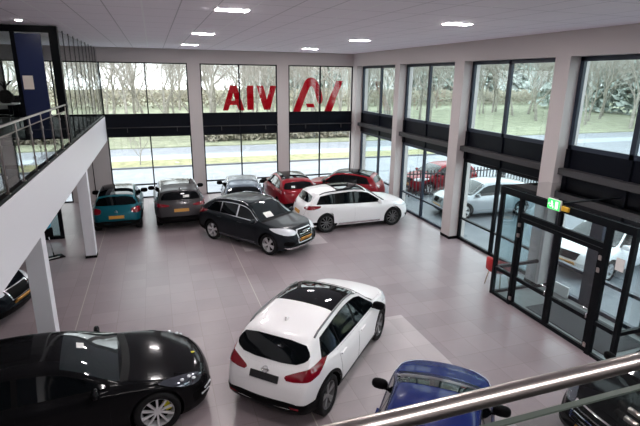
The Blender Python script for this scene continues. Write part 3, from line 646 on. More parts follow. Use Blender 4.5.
# grey SUV, tail towards the camera
c = Car('suv', 'grey SUV with silver roof rails, tail to the hall beside the teal car', 'suv', 4.42, 1.84, 1.50, 2.65, .88, .345, paint('grey', (.050, .047, .050), .3, .3), (.60, 19.5), 91)
c.standard(mirror=M['black'], ms=1.15); c.wheels(M['rim_silver'], 5, True); c.cladding(); c.rear_bumper(.19, .36); c.rails(M['chrome']); c.rear_glass([(-.58, .92), (.58, .92), (.74, .78), (.74, .685), (-.74, .685), (-.74, .78)]); c.tailgate(TG_SUV); c.antenna()
c.roof_panel(.44, .72, .88, M['carglass'], 'glass_roof')
c.both('taillight', [(.98, .46, .625), (.965, .66, .645), (.93, .95, .66), (.89, 1.0, .66), (.90, 1.0, .60), (.955, .93, .57), (.98, .5, .585)], (-1, .6, .15), M['red_lamp']); c.both('headlight', HL_SUV, (1, .6, .3), M['lamp_clear'])
c.mount('license_plate', c.S(.985, 0, .50), (-1, 0, 0), .52, .115, .02, M['plate_yellow'])
c.mount('window_sticker', c.S(.93, -.22, .80), (-1, 0, .45), .22, .10, .02, M['paper'])

# silver car behind the charcoal one
c = Car('hatchback_car', 'silver blue hatchback by the window, half hidden behind the charcoal crossover', 'coupe_suv', 4.15, 1.74, 1.45, 2.55, .80, .32, paint('silver_blue', (.16, .19, .23), .5, .25), (3.26, 19.75), 83)
c.standard(mirror=M['black'], ms=1.1, chrome=True); c.wheels(M['rim_silver'], 5, True); c.rear_glass([(-.60, .93), (.60, .93), (.76, .76), (.74, .665), (-.74, .665), (-.76, .76)]); c.tailgate(TG_SUV); c.both('taillight', TL_SUV, (-1, .6, .15), M['red_lamp']); c.both('headlight', HL_SUV, (1, .6, .3), M['lamp_clear'])
c.mount('license_plate', c.S(.985, 0, .46), (-1, 0, 0), .50, .11, .02, M['plate_yellow']); c.rails(M['chrome'])

# red hatchback
RED = paint('red', (.23, .005, .013), .1, .28)
c = Car('hatchback_car', 'red hatchback with dark tail window, between the silver car and the white SUV', 'coupe_suv', 3.90, 1.72, 1.46, 2.48, .74, .31, RED, (5.36, 19.95), 91)
c.standard(mirror=M['black'], ms=1.1); c.wheels(M['rim_silver'], 5, True); c.roof_panel(.43, .80, .93, M['carglass'], 'roof_panel'); c.rear_glass([(-.60, .92), (.60, .92), (.74, .76), (.72, .665), (-.72, .665), (-.74, .76)]); c.tailgate(TG_SUV); c.both('taillight', TL_SUV, (-1, .6, .15), M['red_lamp']); c.both('headlight', HL_SUV, (1, .6, .3), M['lamp_clear'])
c.rear_bumper(.18, .34); c.mount('license_plate', c.S(.985, 0, .42), (-1, 0, 0), .50, .11, .02, M['plate_yellow'])
c.mount('window_sticker', c.S(.93, .30, .76), (-1, 0, .45), .15, .10, .02, M['paper'])

# dark red car in the corner
c = Car('hatchback_car', 'red car with black roof in the window corner, behind the white SUV', 'hatch', 3.70, 1.66, 1.42, 2.38, .70, .30, RED, (8.06, 19.85), 143)
c.standard(mirror=M['black'], ms=1.1); c.wheels(M['rim_silver'], 5, True); c.roof_panel(.41, .86, .96, M['carglass'], 'roof_panel'); c.rear_glass([(-.60, .90), (.60, .90), (.72, .76), (.70, .68), (-.70, .68), (-.72, .76)]); c.tailgate(TG_SUV); c.both('taillight', TL_SUV, (-1, .6, .15), M['red_lamp']); c.both('headlight', HL_SUV, (1, .6, .3), M['lamp_clear'])

# cars under the mezzanine
c = Car('hatchback_car', 'dark blue black car under the mezzanine, nose with yellow plate showing', 'hatch', 4.2, 1.78, 1.48, 2.58, .80, .32, paint('ink', (.006, .008, .011)), (-5.22, 12.35), -18)
c.standard(); c.wheels(M['rim_silver'], 5, True); c.both('headlight', HL_SUV, (1, .6, .3), M['lamp_clear']); c.grille([(-.40, .54), (.40, .54), (.34, .38), (-.34, .38)], frame=M['chrome']); c.mount('license_plate', c.S(.005, 0, .34), (1, 0, 0), .5, .11, .03, M['plate_yellow']); c.front_bumper()
c.rear_glass(RW_SUV)
c = Car('hatchback_car', 'brown black car under the mezzanine, bumper just showing past the near column', 'hatch', 4.2, 1.78, 1.48, 2.58, .80, .32, paint('umber', (.022, .012, .010)), (-6.0, 14.95), -18)
c.standard(); c.wheels(M['rim_silver'], 5, True); c.both('headlight', HL_SUV, (1, .6, .3), M['lamp_clear']); c.grille([(-.40, .54), (.40, .54), (.34, .38), (-.34, .38)]); c.front_bumper(); c.rear_glass(RW_SUV)

# cars outside
def outside(name, label, kind, dims, pnt, loc, ang, tail=False):
    c = Car(name, label, kind, *dims, pnt, (loc[0], loc[1], -.1), ang)
    c.standard(); c.wheels(M['rim_silver'], 5, True); c.rear_glass(RW_SUV if kind != 'gt' else [(-.5, .92), (.5, .92), (.6, .76), (-.6, .76)]); c.both('headlight', HL_SUV, (1, .6, .3), M['lamp_clear']); c.both('taillight', TL_SUV, (-1, .6, .15), M['red_lamp'])
    c.grille([(-.36, .54), (.36, .54), (.30, .40), (-.30, .40)]); c.mount('license_plate', c.S(.005, 0, .34), (1, 0, 0), .5, .11, .03, M['plate_yellow']); c.mount('license_plate', c.S(.985, 0, .48), (-1, 0, 0), .5, .11, .02, M['plate_yellow'])
    return c
outside('saloon_car', 'silver white car parked outside in front of the dark picket fence', 'hatch', (4.4, 1.8, 1.48, 2.65, .85, .33), paint('pearl', (.30, .32, .35), .3), (13.05, 16.45), 176)
outside('hatchback_car', 'red car parked outside beyond the dark picket fence', 'hatch', (4.0, 1.75, 1.45, 2.52, .78, .32), RED, (13.7, 20.75), 184)
outside('hatchback_car', 'white car parked outside behind the glass vestibule doors', 'hatch', (4.1, 1.76, 1.48, 2.55, .80, .32), paint('white', (.88, .87, .88)), (13.0, 10.2), 190)
outside('hatchback_car', 'bright blue car parked outside beyond the vestibule end panel', 'hatch', (4.1, 1.76, 1.48, 2.55, .80, .32), paint('sky_blue', (.05, .16, .45), .2), (13.6, 7.3), 186)
# ------------------------------------------------------------------ the hall
XW, YB, ZC, ZT, ZS, ZB = 9.80, 22.74, 6.58, 6.00, 3.78, 2.86     # right glazing plane, end wall, ceiling, heads and sills
XF = 9.48                                                     # column faces of the long glazed side
o = MB().box(-9.2, 10, -6, 22.9, -.25, 0).build('floor', M['floor']); struct(o, 'grey brown tiled showroom floor with two paler parking pads', 'floor')
o = MB().box(-9.2, 10.1, -6, 23, ZC, ZC + .2).build('ceiling', M['ceiling']); struct(o, 'grey tiled suspended ceiling over the whole hall', 'ceiling')
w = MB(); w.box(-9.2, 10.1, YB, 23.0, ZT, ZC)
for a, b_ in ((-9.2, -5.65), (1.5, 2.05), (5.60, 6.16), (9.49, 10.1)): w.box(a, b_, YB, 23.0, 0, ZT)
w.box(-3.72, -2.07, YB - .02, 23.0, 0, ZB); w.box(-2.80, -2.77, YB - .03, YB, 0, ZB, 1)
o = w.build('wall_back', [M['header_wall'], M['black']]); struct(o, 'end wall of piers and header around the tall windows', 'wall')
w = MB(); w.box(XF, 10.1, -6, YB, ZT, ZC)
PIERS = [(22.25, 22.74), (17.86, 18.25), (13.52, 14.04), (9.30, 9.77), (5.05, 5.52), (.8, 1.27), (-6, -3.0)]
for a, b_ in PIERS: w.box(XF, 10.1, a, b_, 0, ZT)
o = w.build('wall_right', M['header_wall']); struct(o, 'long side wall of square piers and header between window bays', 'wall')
for k, (a, b_) in enumerate(PIERS[1:5]):
    o = MB().box(XF - .012, XF + .34, a - .012, b_ + .012, 0, .10).build('baseboard_right', M['black']); struct(o, 'short black baseboard round pier %s of the glazed side' % ('between far bays', 'before the vestibule', 'behind the vestibule', 'nearest')[k], 'baseboard')
o = MB().box(-9.4, -9.2, -6, 23, 0, ZC).build('wall_left', M['white_wall']); struct(o, 'plain white wall beyond the mezzanine', 'wall')
o = MB().box(-9.4, 10.1, -6.2, -6, 0, ZC).build('wall_front', M['white_wall']); struct(o, 'plain white wall behind the balcony', 'wall')

NW = [0]
def window(label, axis, a, b_, z0, z1, at, mids, trans=(), fw=.07, frame=None, glass=None, depth=.09):
    """framed glazing: axis 'x' runs along x at y=at, 'y' runs along y at x=at"""
    NW[0] += 1; f = MB()
    def bx(m, p0, p1, q0, q1, d0=0, d1=depth):
        (m.box(p0, p1, at + d0, at + d1, q0, q1) if axis == 'x' else m.box(at + d0, at + d1, p0, p1, q0, q1))
    bx(f, a, b_, z0, z0 + fw); bx(f, a, b_, z1 - fw, z1); bx(f, a, a + fw, z0, z1); bx(f, b_ - fw, b_, z0, z1)
    for m_ in mids: bx(f, m_ - fw * .55, m_ + fw * .55, z0, z1)
    for t in trans: bx(f, a, b_, t - .03, t + .03)
    o = f.build('window_%d' % NW[0], frame or M['anthracite']); struct(o, label, 'window')
    ed = [a] + list(mids) + [b_]
    for p, q in zip(ed, ed[1:]):
        g = MB(); bx(g, p + .02, q - .02, z0 + .02, z1 - .02, depth * .45, depth * .45 + .012); g.build('pane', glass or M['glass'], o)
    return o
BB = [(-2.07, 1.5, -.285, 'by the mezzanine'), (2.05, 5.60, 3.80, 'in the middle of the end wall'), (6.16, 9.49, 7.77, 'next to the corner')]
for a, b_, m_, nm in BB:
    if 'mezz' in nm: window('long upper end window running on into the mezzanine office', 'x', -5.65, b_, ZS, ZT, YB, [-3.9, -2.10, m_], fw=.045, frame=M['black_metal'])
    else: window('tall upper end window ' + nm, 'x', a, b_, ZS, ZT, YB, [m_], fw=.05, frame=M['black_metal'])
    window('lower end window down to the floor ' + nm, 'x', a, b_, 0, ZB, YB, [m_], [.63], fw=.05, frame=M['black_metal'])
window('lower end window seen below the mezzanine office', 'x', -5.65, -3.72, 0, ZB, YB, [-4.7], [.63], fw=.05, frame=M['black_metal'])
RB = [(18.25, 22.25, 20.2, 'in the far corner'), (14.04, 17.86, 16.1, 'second from the corner'), (9.77, 13.52, 11.75, 'just before the vestibule'), (5.52, 9.30, 7.55, 'above the vestibule'), (1.27, 5.05, 3.2, 'beyond the vestibule')]
for a, b_, m_, nm in RB:
    window('upper side window ' + nm, 'y', a, b_, ZS, ZT, XW, [m_], fw=.11, glass=M['side_glass'])
    if 'above' not in nm: window('lower side window ' + nm, 'y', a, b_, 0, ZB, XW, [m_], [.78], fw=.10, frame=M['anthracite'] if 'corner' in nm else M['black_metal'], glass=M['side_glass'])
NT = [0]
def trim(mb, label, mat, cat='panel'):
    NT[0] += 1; o = mb.build('trim_%d' % NT[0], mat); struct(o, label, cat); return o
for a, b_, m_, nm in BB:
    trim(MB().box(a, b_, YB + .02, YB + .14, ZB, ZS).box(m_ - .04, m_ + .04, YB, YB + .02, ZB, ZS), 'black spandrel panel between the end windows ' + nm, M['spandrel'])
    r = MB().tube([(a, YB - .07, 3.23), (b_, YB - .07, 3.23)], .022, 8)
    for q in (a + .85, b_ - .6): r.box(q - .012, q + .012, YB - .08, YB + .03, 3.02, 3.21)
    trim(r, 'thin steel guard pipe across the spandrel ' + nm, M['ledge'], 'guard pipe')
trim(MB().box(-5.65, -2.07, YB + .02, YB + .14, ZB, ZS).box(-5.65, -4.15, YB - .02, YB + .02, 3.75, 4.62), 'black spandrel panel at the end of the mezzanine office', M['spandrel'])
for a, b_, m_, nm in RB:
    s_ = MB().box(XW + .02, XW + .12, a, b_, ZB, ZS)
    for q in (a + .06, m_, b_ - .06): s_.box(XW - .03, XW + .02, q - .07, q + .07, ZB, ZS)
    trim(s_, 'black spandrel panel of the side window bay ' + nm, M['spandrel'])
    trim(MB().box(XW - .20, XW + .02, a, b_, 3.14, 3.30), 'grey ledge beam across the side bay ' + nm, M['ledge'], 'ledge')

# mezzanine edge, columns
o = MB().box(-2.37, -2.07, .75, YB, 2.70, 3.72).build('mezzanine_beam', M['fascia'], bevel=.01); struct(o, 'deep white mezzanine edge beam running to the end wall', 'beam')
o = MB().box(-2.36, -2.085, .75, YB, 3.72, 3.78).build('trim_beam_cap', M['black']); struct(o, 'dark cap strip on top of the white mezzanine beam', 'cap')
def column(y, label):
    o = MB().box(-2.37, -2.07, y, y + .30, .0, 2.70).build('column', M['fascia'], bevel=.006); tag(o, label, 'column', 'white columns under the mezzanine')
    MB().box(-2.385, -2.055, y - .015, y + .315, 0, .08).build('plinth', M['black'], o)
column(9.02, 'white square column under the mezzanine, rising behind the black fastback'); column(15.25, 'white square column under the mezzanine, beside the teal hatchback')
o = MB().box(-9.2, 10, -6, .70, 3.50, 3.75).build('floor_balcony', M['black']); struct(o, 'balcony floor the handrail stands on', 'floor')
o = MB().box(-9.2, -2.37, 15.1, YB, 3.60, 3.75).build('floor_office', M['black']); struct(o, 'thin dark floor of the mezzanine office', 'floor')

# balustrade along the mezzanine
b_root = thing('balustrade', 'steel post balustrade with glass panels on the mezzanine beam', 'balustrade', (-2.10, .8, 3.78))
MB().tube([(0, 0, .95), (0, 12.62, .95)], .021, 10).build('handrail', M['steel'], b_root)
ys = [.4 + .935 * i for i in range(14)]
for y in ys:
    MB().tube([(0, y, 0), (0, y, .84), (0, y, .94)], [.014, .014, .009], 8).box(-.03, .03, y - .03, y + .03, 0, .015).build('post', M['steel'], b_root)
    MB().box(-.020, .020, y - .025, y + .025, .22, .26).box(-.020, .020, y - .025, y + .025, .66, .70).build('clamp', M['steel'], b_root)
for y0, y1 in zip(ys, ys[1:]): MB().box(-.006, .006, y0 + .05, y1 - .05, .06, .80).build('glass_panel', M['clear_glass'], b_root); MB().box(-.009, .009, y0 + .05, y1 - .05, .80, .815).build('top_strip', M['steel'], b_root)

# nearest balustrade, across the foot of the picture
b_root = thing('balustrade', 'near steel handrail over a thick clear glass panel', 'balustrade', (0, .75, 3.75))
MB().tube([(-2.1, 0, 1.0), (4.2, 0, 1.0)], .0215, 20).build('handrail', M['steel'], b_root)
for a, c_ in ((-2.0, -.4), (-.37, 1.22), (1.25, 2.85), (2.88, 4.1)): 
    g_ = MB().box(a, c_, .004, .020, -.15, .900).build('glass_panel', M['clear_glass'], b_root); MB().box(a, c_, .004, .020, .9005, .906).build('polished_edge', M['glass_edge'], g_)
for x in (-.385, 1.19, 2.865):
    m = MB()
    for dz in (0, .026): m.lathe([(.001, -.012), (.008, -.012), (.008, .022), (.001, .022)], 14, 'y', (x - .02 + dz * .3, 0, .80 + dz))
    m.build('clamp', M['steel'], b_root)
    MB().tube([(x + .05, -.03, 0), (x + .05, -.03, .93), (x + .05, 0, .985)], .017, 10).build('post', M['steel'], b_root)

# mezzanine office: glazed side with dark joints, black corner frame, navy panel
o = thing('office_partition', 'glass office wall on the mezzanine with dark vertical joints', 'partition', (-2.13, 13.55, 3.78))
for i in range(10):
    y0 = .15 + i * .92
    MB().box(-.006, .006, y0 + .02, y0 + .90, 0, 2.72).build('glass_panel', M['clear_glass'], o)
    if i: MB().box(-.012, .012, y0 - .010, y0 + .010, 0, 2.76).build('joint', M['black_metal'], o)
o = thing('office_front', 'black framed glass front of the mezzanine office with navy panel', 'partition', (-2.09, 13.55, 3.78))
MB().box(-.17, .015, -.10, .10, 0, 2.78).build('post', M['black_metal'], o)
MB().box(-.99, -.90, -.05, .05, 0, 2.64).build('post', M['black_metal'], o)
MB().box(-7.0, -.17, -.06, .06, 2.63, 2.78).build('top_rail', M['black_metal'], o)
MB().box(-7.0, -.17, -.04, .04, -.03, .09).build('bottom_rail', M['black_metal'], o)
MB().box(-.90, -.36, -.03, .03, .14, 2.60).build('door_panel', M['blue_panel'], o)
MB().box(-7.0, -1.0, -.006, .006, .1, 2.64).build('glass_panel', M['clear_glass'], o)
o = MB().box(0, .22, -.006, 0, 0, .32).build('poster', M['paper_cream'], None, (-2.95, 13.512, 5.10)); tag(o, 'cream paper notice on the navy office panel', 'poster')
t = thing('table', 'white topped table in the mezzanine office', 'table', (-4.93, 18.0, 3.75))
MB().box(-.75, .75, -.4, .4, .76, .80).build('table_top', M['paper'], t)
for x in (-.65, .65):
    for y in (-.32, .32): MB().tube([(x, y, 0), (x, y, .76)], .02, 6).build('leg', M['black'], t)
for i, x in enumerate((-5.2, -4.45)):
    t = thing('chair', 'black office chair tucked at the ' + ('middle' if i == 0 else 'window end') + ' of the white table', 'chair', (x, 17.42, 3.75), 0, 'chairs at the office table')
    MB().box(-.2, .2, -.2, .2, .42, .47).build('seat', M['black'], t, bevel=.01); MB().box(-.2, .2, -.22, -.18, .5, .66).build('backrest', M['black'], t, bevel=.01)
    for px in (-.17, .17):
        for py in (-.17, .17): MB().tube([(px, py, 0), (px, py, .43)], .012, 6).build('leg', M['chrome'], t)
t = thing('vase', 'round dark vase of twigs on the white table', 'vase', (-4.48, 18.0, 4.55))
MB().lathe([(.001, 0), (.12, 0), (.22, .12), (.23, .25), (.13, .38), (.08, .41)], 18).build('pot', M['black'], t)
m = MB()
for k in range(14):
    a = k * 2.4; r = .10 + .02 * (k % 4); m.tube([(0, 0, .38), (.5 * r * cos(a), .5 * r * sin(a), .54), (r * 1.9 * cos(a), r * 1.9 * sin(a), .64 + .02 * (k % 5))], .014, 5)
m.build('twigs', M['black'], t)

# dark glazed partition under the mezzanine, sign stand
o = thing('glass_partition', 'dark framed glass screen under the mezzanine', 'partition', (-3.3, 17.55, 0))
MB().box(-4.5, 0, -.05, .05, 0, .12).build('bottom_rail', M['black_metal'], o); MB().box(-4.5, 0, -.05, .05, 2.5, 2.62).build('top_rail', M['black_metal'], o)
for x in (-.06, -1.5, -3.0, -4.44): MB().box(x - .06, x + .06, -.05, .05, .12, 2.5).build('post', M['black_metal'], o)
for a, c_ in ((-4.38, -3.06), (-2.94, -1.56), (-1.44, -.12)): MB().box(a, c_, -.006, .006, .12, 2.5).build('glass_panel', M['grey_glass'], o)
o = thing('sign_stand', 'small teal sign head on a thin pole with black foot plate', 'sign stand', (-3.30, 15.60, 0), .5)
MB().box(-.26, .26, -.17, .17, 0, .03).build('foot_plate', M['black'], o, bevel=.005); MB().tube([(0, 0, .03), (-.10, 0, .95)], .018, 8).build('pole', M['chrome'], o)
MB().box(-.24, .06, -.03, .03, .70, .98).build('pocket', M['black'], o, bevel=.01); MB().ell((-.12, 0, 1.15), (.17, .07, .20), 14, 10, 0, .8).build('sign_head', M['teal'], o)
MB().box(-.2, .12, -.10, -.05, .03, .036).build('strip', M['paper'], o)

# ceiling lights
def lamp(x, y, label, n=2):
    t = thing('ceiling_light', label, 'ceiling light', (x, y, ZC), 0, 'square panel lights in the ceiling')
    w_ = .29 * n; f = MB()
    f.box(-w_ / 2 - .01, w_ / 2 + .01, -.155, .155, -.012, .0); f.build('frame', M['paper'], t)
    for i in range(n): MB().box(-w_ / 2 + .29 * i + .012, -w_ / 2 + .29 * i + .278, -.135, .135, -.018, -.010).build('diffuser', M['lamp'], t)
rows = {3.9: 'above the balcony edge', 9.0: 'nearest row in view', 14.2: 'middle row', 19.3: 'row by the end wall'}
for y, nm in rows.items():
    lamp(1.42, y, 'pair of square ceiling light panels, %s, mezzanine side' % nm); lamp(6.22, y + .25, 'pair of square ceiling light panels, %s, window side' % nm)
for x in (-.6, .65, 1.9, 3.15, 4.4):  # unseen row of lights, added to put the bright streak on the near handrail
    t = thing('ceiling_light', 'added slim light panel, unseen over the balcony, for the streak on the near handrail', 'ceiling light', (x, -1.1, ZC), 0, 'added slim lights over the balcony')
    MB().box(-.60, .60, -.09, .09, -.02, 0).build('frame', M['paper'], t); MB().box(-.58, .58, -.045, .045, -.03, -.018).build('diffuser', M['lamp_slim'], t)
t = thing('ceiling_light', 'single small ceiling light above the mezzanine office front', 'ceiling light', (-2.62, 12.42, ZC))
MB().lathe([(.001, -.015), (.085, -.015), (.085, 0), (.001, 0)], 20).build('frame', M['paper'], t); MB().lathe([(.001, -.022), (.065, -.022), (.065, -.012), (.001, -.012)], 20).build('diffuser', M['lamp_slim'], t)

# red letters and emblem on the end windows
LT = [('A', [(3.00, 3.92), (3.25, 3.92), (3.34, 4.17), (3.66, 4.17), (3.75, 3.92), (4.02, 3.92), (3.67, 5.05), (3.37, 5.05)], [(3.41, 4.36), (3.60, 4.36), (3.51, 4.72)]),
      ('I', [(4.15, 3.93), (4.46, 3.93), (4.46, 5.05), (4.15, 5.05)], None), ('V', [(4.61, 5.05), (4.93, 5.05), (5.10, 4.40), (5.28, 5.05), (5.57, 5.05), (5.25, 3.93), (4.95, 3.93)], None)]
def film(poly, hole=None):
    m = MB(); V = [Vector(p) for p in poly]; n = len(V); E_ = [(i, (i + 1) % n) for i in range(n)]
    if hole: E_ += [(n + i, n + (i + 1) % len(hole)) for i in range(len(hole))]; V += [Vector(p) for p in hole]
    vo, _, fo, _, _, _ = delaunay_2d_cdt(V, E_, [], 1, 1e-5)
    def in_(p, P):
        c = False
        for a, b in zip(P, P[1:] + P[:1]):
            if (a[1] > p[1]) != (b[1] > p[1]) and p[0] < (b[0] - a[0]) * (p[1] - a[1]) / (b[1] - a[1]) + a[0]: c = not c
        return c
    vs = [m.b.verts.new((p[0], 0, p[1])) for p in vo]
    for f in fo:
        cx = sum(vo[i][0] for i in f) / 3; cy = sum(vo[i][1] for i in f) / 3
        if in_((cx, cy), poly) and not (hole and in_((cx, cy), hole)): m.b.faces.new([vs[i] for i in f])
    g = bmesh.ops.extrude_face_region(m.b, geom=m.b.faces[:]); bmesh.ops.translate(m.b, verts=[e for e in g['geom'] if isinstance(e, bmesh.types.BMVert)], vec=(0, .004, 0))
    return m
for ch, poly, hole in LT:
    o = film(poly, hole).build('window_letter', M['letters'], None, (0, YB + .054, 0)); tag(o, 'red film letter %s on the upper middle end window' % ch, 'letter', 'red letters on the end window')
arch = [(6.39, 3.83), (6.77, 3.83), (6.97, 4.38), (7.19, 4.89), (7.25, 5.0), (7.32, 5.04), (7.40, 4.99), (7.49, 4.80), (7.66, 4.25), (7.76, 4.17), (7.86, 4.22), (7.93, 4.40), (7.89, 4.66), (7.80, 4.95), (7.68, 5.20), (7.56, 5.36), (7.44, 5.43), (7.31, 5.45), (7.17, 5.42), (7.05, 5.34), (6.96, 5.2), (6.65, 4.5)]
o = film(arch).build('window_emblem', M['letters'], None, (0, YB + .054, 0)); tag(o, 'red round topped A shaped film with slanting stroke, on the corner end window', 'emblem')
film([(7.05, 4.20), (7.44, 4.21), (7.50, 4.02), (7.12, 4.03)]).build('crossbar', M['letters'], o); film([(8.01, 3.83), (8.40, 3.83), (8.60, 4.33), (8.60, 4.42), (8.70, 4.62), (8.98, 5.30), (8.61, 5.30), (8.47, 4.90), (8.30, 4.55)]).build('stroke', M['letters'], o)

# ------------------------------------------------------------------ glass vestibule
VX, V0, V1, VZ = 8.09, 5.80, 9.45, 2.90
v = thing('entrance_vestibule', 'black framed glass vestibule with double doors by the side entrance', 'vestibule', (VX, V1, 0))
def vb(name, x0, x1, y0, y1, z0, z1, mat, parent=v): return MB().box(x0 - VX, x1 - VX, y0 - V1, y1 - V1, z0, z1).build(name, mat, parent)
F = M['black_metal']
for y, w_ in ((9.41, .08), (8.74, .08), (6.37, .11), (5.84, .08)): vb('post', VX - .05, VX + .05, y - w_ / 2, y + w_ / 2, 0, VZ - .12, F)
vb('post', XW - .11, XW - .04, V1 - .10, V1, 0, VZ - .12, F); vb('post', XW - .11, XW - .04, V0, V0 + .10, 0, VZ - .12, F); vb('top_rail', VX + .06, XW - .02, V0, V0 + .10, VZ - .14, VZ, F)
vb('side_glass', VX + .06, XW - .10, V0 + .044, V0 + .056, .07, VZ - .14, M['vestibule_glass']); vb('mid_rail', VX + .05, XW - .08, V0 + .015, V0 + .085, .70, .78, F); vb('bottom_rail', VX + .05, XW - .08, V0 + .015, V0 + .085, 0, .07, F)
vb('top_rail', VX - .06, VX + .06, V0, V1, VZ - .16, VZ, F); vb('top_rail', VX + .06, XW - .02, V1 - .10, V1, VZ - .14, VZ, F)
vb('transom', VX - .045, VX + .045, 6.44, 8.69, 2.31, 2.41, F); vb('post', VX - .035, VX + .035, 7.52, 7.60, 2.42, VZ - .16, F)
for a, c_ in ((8.79, 9.35), (5.90, 6.30)):
    vb('mid_rail', VX - .04, VX + .04, a, c_, .70, .79, F); vb('bottom_rail', VX - .04, VX + .04, a, c_, 0, .07, F); vb('glass_panel', VX - .006, VX + .006, a, c_, .07, VZ - .16, M['vestibule_glass'])
for a, c_ in ((7.60, 8.69), (6.44, 7.52)): vb('fanlight', VX - .006, VX + .006, a, c_, 2.42, VZ - .16, M['vestibule_glass'])
for i, (a, c_) in enumerate(((7.565, 8.69), (6.44, 7.555))):
    d = MB()
    for bx in ((a, a + .075, .02, 2.29), (c_ - .075, c_, .02, 2.29), (a + .075, c_ - .075, .02, .11), (a + .075, c_ - .075, 2.20, 2.29), (a + .075, c_ - .075, .70, .79)): d.box(-.03, .03, bx[0] - V1, bx[1] - V1, bx[2], bx[3])
    d = d.build('door', F, v)
    MB().box(-.005, .005, a + .075 - V1, c_ - .075 - V1, .11, .70).build('lower_pane', M['vestibule_glass'], d); MB().box(-.005, .005, a + .075 - V1, c_ - .075 - V1, .79, 2.20).build('upper_pane', M['vestibule_glass'], d)
    hy = (a + .045 if i == 0 else a + .045) - V1
    MB().tube([(-.03, hy, .98), (-.09, hy, .98), (-.09, hy + .16, .98)], .019, 8).tube([(-.03, hy, .88), (-.09, hy, .88), (-.09, hy + .0, .78)], .019, 8).build('door_handle', M['chrome'], d)
    hq = (c_ if i == 0 else a) - V1
    for z in (.14, 1.80, 2.06): MB().box(-.060, -.03, hq - .035, hq + .035, z, z + .09).build('hinge', M['steel'], d)
vb('side_glass', VX + .06, XW - .10, V1 - .056, V1 - .044, .07, VZ - .14, M['vestibule_glass']); vb('mid_rail', VX + .05, XW - .08, V1 - .085, V1 - .015, .70, .78, F); vb('bottom_rail', VX + .05, XW - .08, V1 - .085, V1 - .015, 0, .07, F)
for y in (7.60,): vb('roof_bar', VX + .05, XW + .02, y - .03, y + .03, VZ, VZ + .03, F)
for a, c_ in ((7.63, V1), (V0, 7.57)): vb('roof_glass', VX - .02, XW + .02, a, c_, VZ + .004, VZ + .018, M['roof_glass'])
# street side doors in the same bay
v2 = thing('street_door', 'black framed glass street door on the outer side of the vestibule', 'door', (XW, 7.4, 0))
for y, w_ in ((9.25, .1), (8.05, .34), (6.55, .12), (5.57, .1)): MB().box(-.02, .10, y - w_ / 2 - 7.4, y + w_ / 2 - 7.4, 0, ZB).build('post', M['anthracite'], v2)
MB().box(-.02, .10, -1.83, 1.85, 2.32, 2.44).build('transom', M['anthracite'], v2); MB().box(-.02, .10, -1.83, 1.85, 0, .10).build('bottom_rail', M['anthracite'], v2); MB().box(-.02, .10, -1.83, 1.85, .78, .86).build('mid_rail', M['anthracite'], v2)
for a, c_ in ((.84, 1.80), (-.79, .48), (-1.78, -.91)): MB().box(.03, .042, a, c_, .1, ZB).build('glass_panel', M['glass'], v2)
o = MB().box(VX + .08, XW - .03, V0 + .12, V1 - .12, 0, .006).build('floor_vestibule', M['vest_floor']); struct(o, 'grey floor inside the glass vestibule', 'floor')
o = MB().box(8.35, 9.55, 6.2, 8.45, .006, .022).build('doormat', M['mat_grey'], bevel=.004); tag(o, 'dark grey entrance mat on the vestibule floor', 'mat')
o = MB().box(0, .004, -.09, .09, 0, .25).build('notice', M['paper'], None, (VX - .012, 6.04, 1.98)); tag(o, 'white paper notice on the narrow pane beside the vestibule doors', 'notice')
o = MB().box(-.05, .0, -.22, .22, 0, .30).build('mailbox', M['paper'], None, (XW - .05, 8.72, .007), bevel=.01); tag(o, 'white box standing on the vestibule floor by the street door', 'box')

# exit sign and amber unit on the vestibule head
e = thing('exit_sign', 'green EXIT pictogram sign with white running figure on the vestibule head', 'sign', (VX - .064, 7.70, VZ - .03))
MB().box(-.05, 0, -.17, .17, -.115, .115).build('case', M['paper'], e); MB().box(-.056, -.05, -.16, .16, -.105, .105).build('face', M['exit_green'], e)
m = MB(); X0 = -.060
def slab(pts): m.prism(pts, 'yz', X0, X0 + .003)
slab([(-.12, -.08), (-.05, -.08), (-.05, .08), (-.12, .08)])                                     # doorway
m.lathe([(.001, X0), (.020, X0), (.020, X0 + .003), (.001, X0 + .003)], 12, 'x', (0, .055, .060))
for A, B, w_ in (((.05, .04), (.03, -.015), .016), ((.03, -.015), (.065, -.05), .011), ((.065, -.05), (.10, -.045), .009), ((.03, -.015), (-.0, -.05), .011), ((-.0, -.05), (.01, -.085), .009), ((.05, .03), (.085, .0), .008), ((.05, .03), (.01, .01), .008)):
    dx, dy = B[0] - A[0], B[1] - A[1]; L_ = math.hypot(dx, dy); nx, ny = -dy / L_ * w_, dx / L_ * w_
    slab([(A[0] + nx, A[1] + ny), (A[0] - nx, A[1] - ny), (B[0] - nx, B[1] - ny), (B[0] + nx, B[1] + ny)])
slab([(.145, .0), (.115, .035), (.115, -.035)])
m.build('pictogram', M['exit_white'], e)
o = MB().box(-.05, 0, -.09, .09, -.05, .05).build('alarm_unit', M['exit_arrow'], None, (VX - .062, 7.40, VZ - .06), bevel=.008); tag(o, 'small amber unit beside the green exit sign', 'alarm unit')

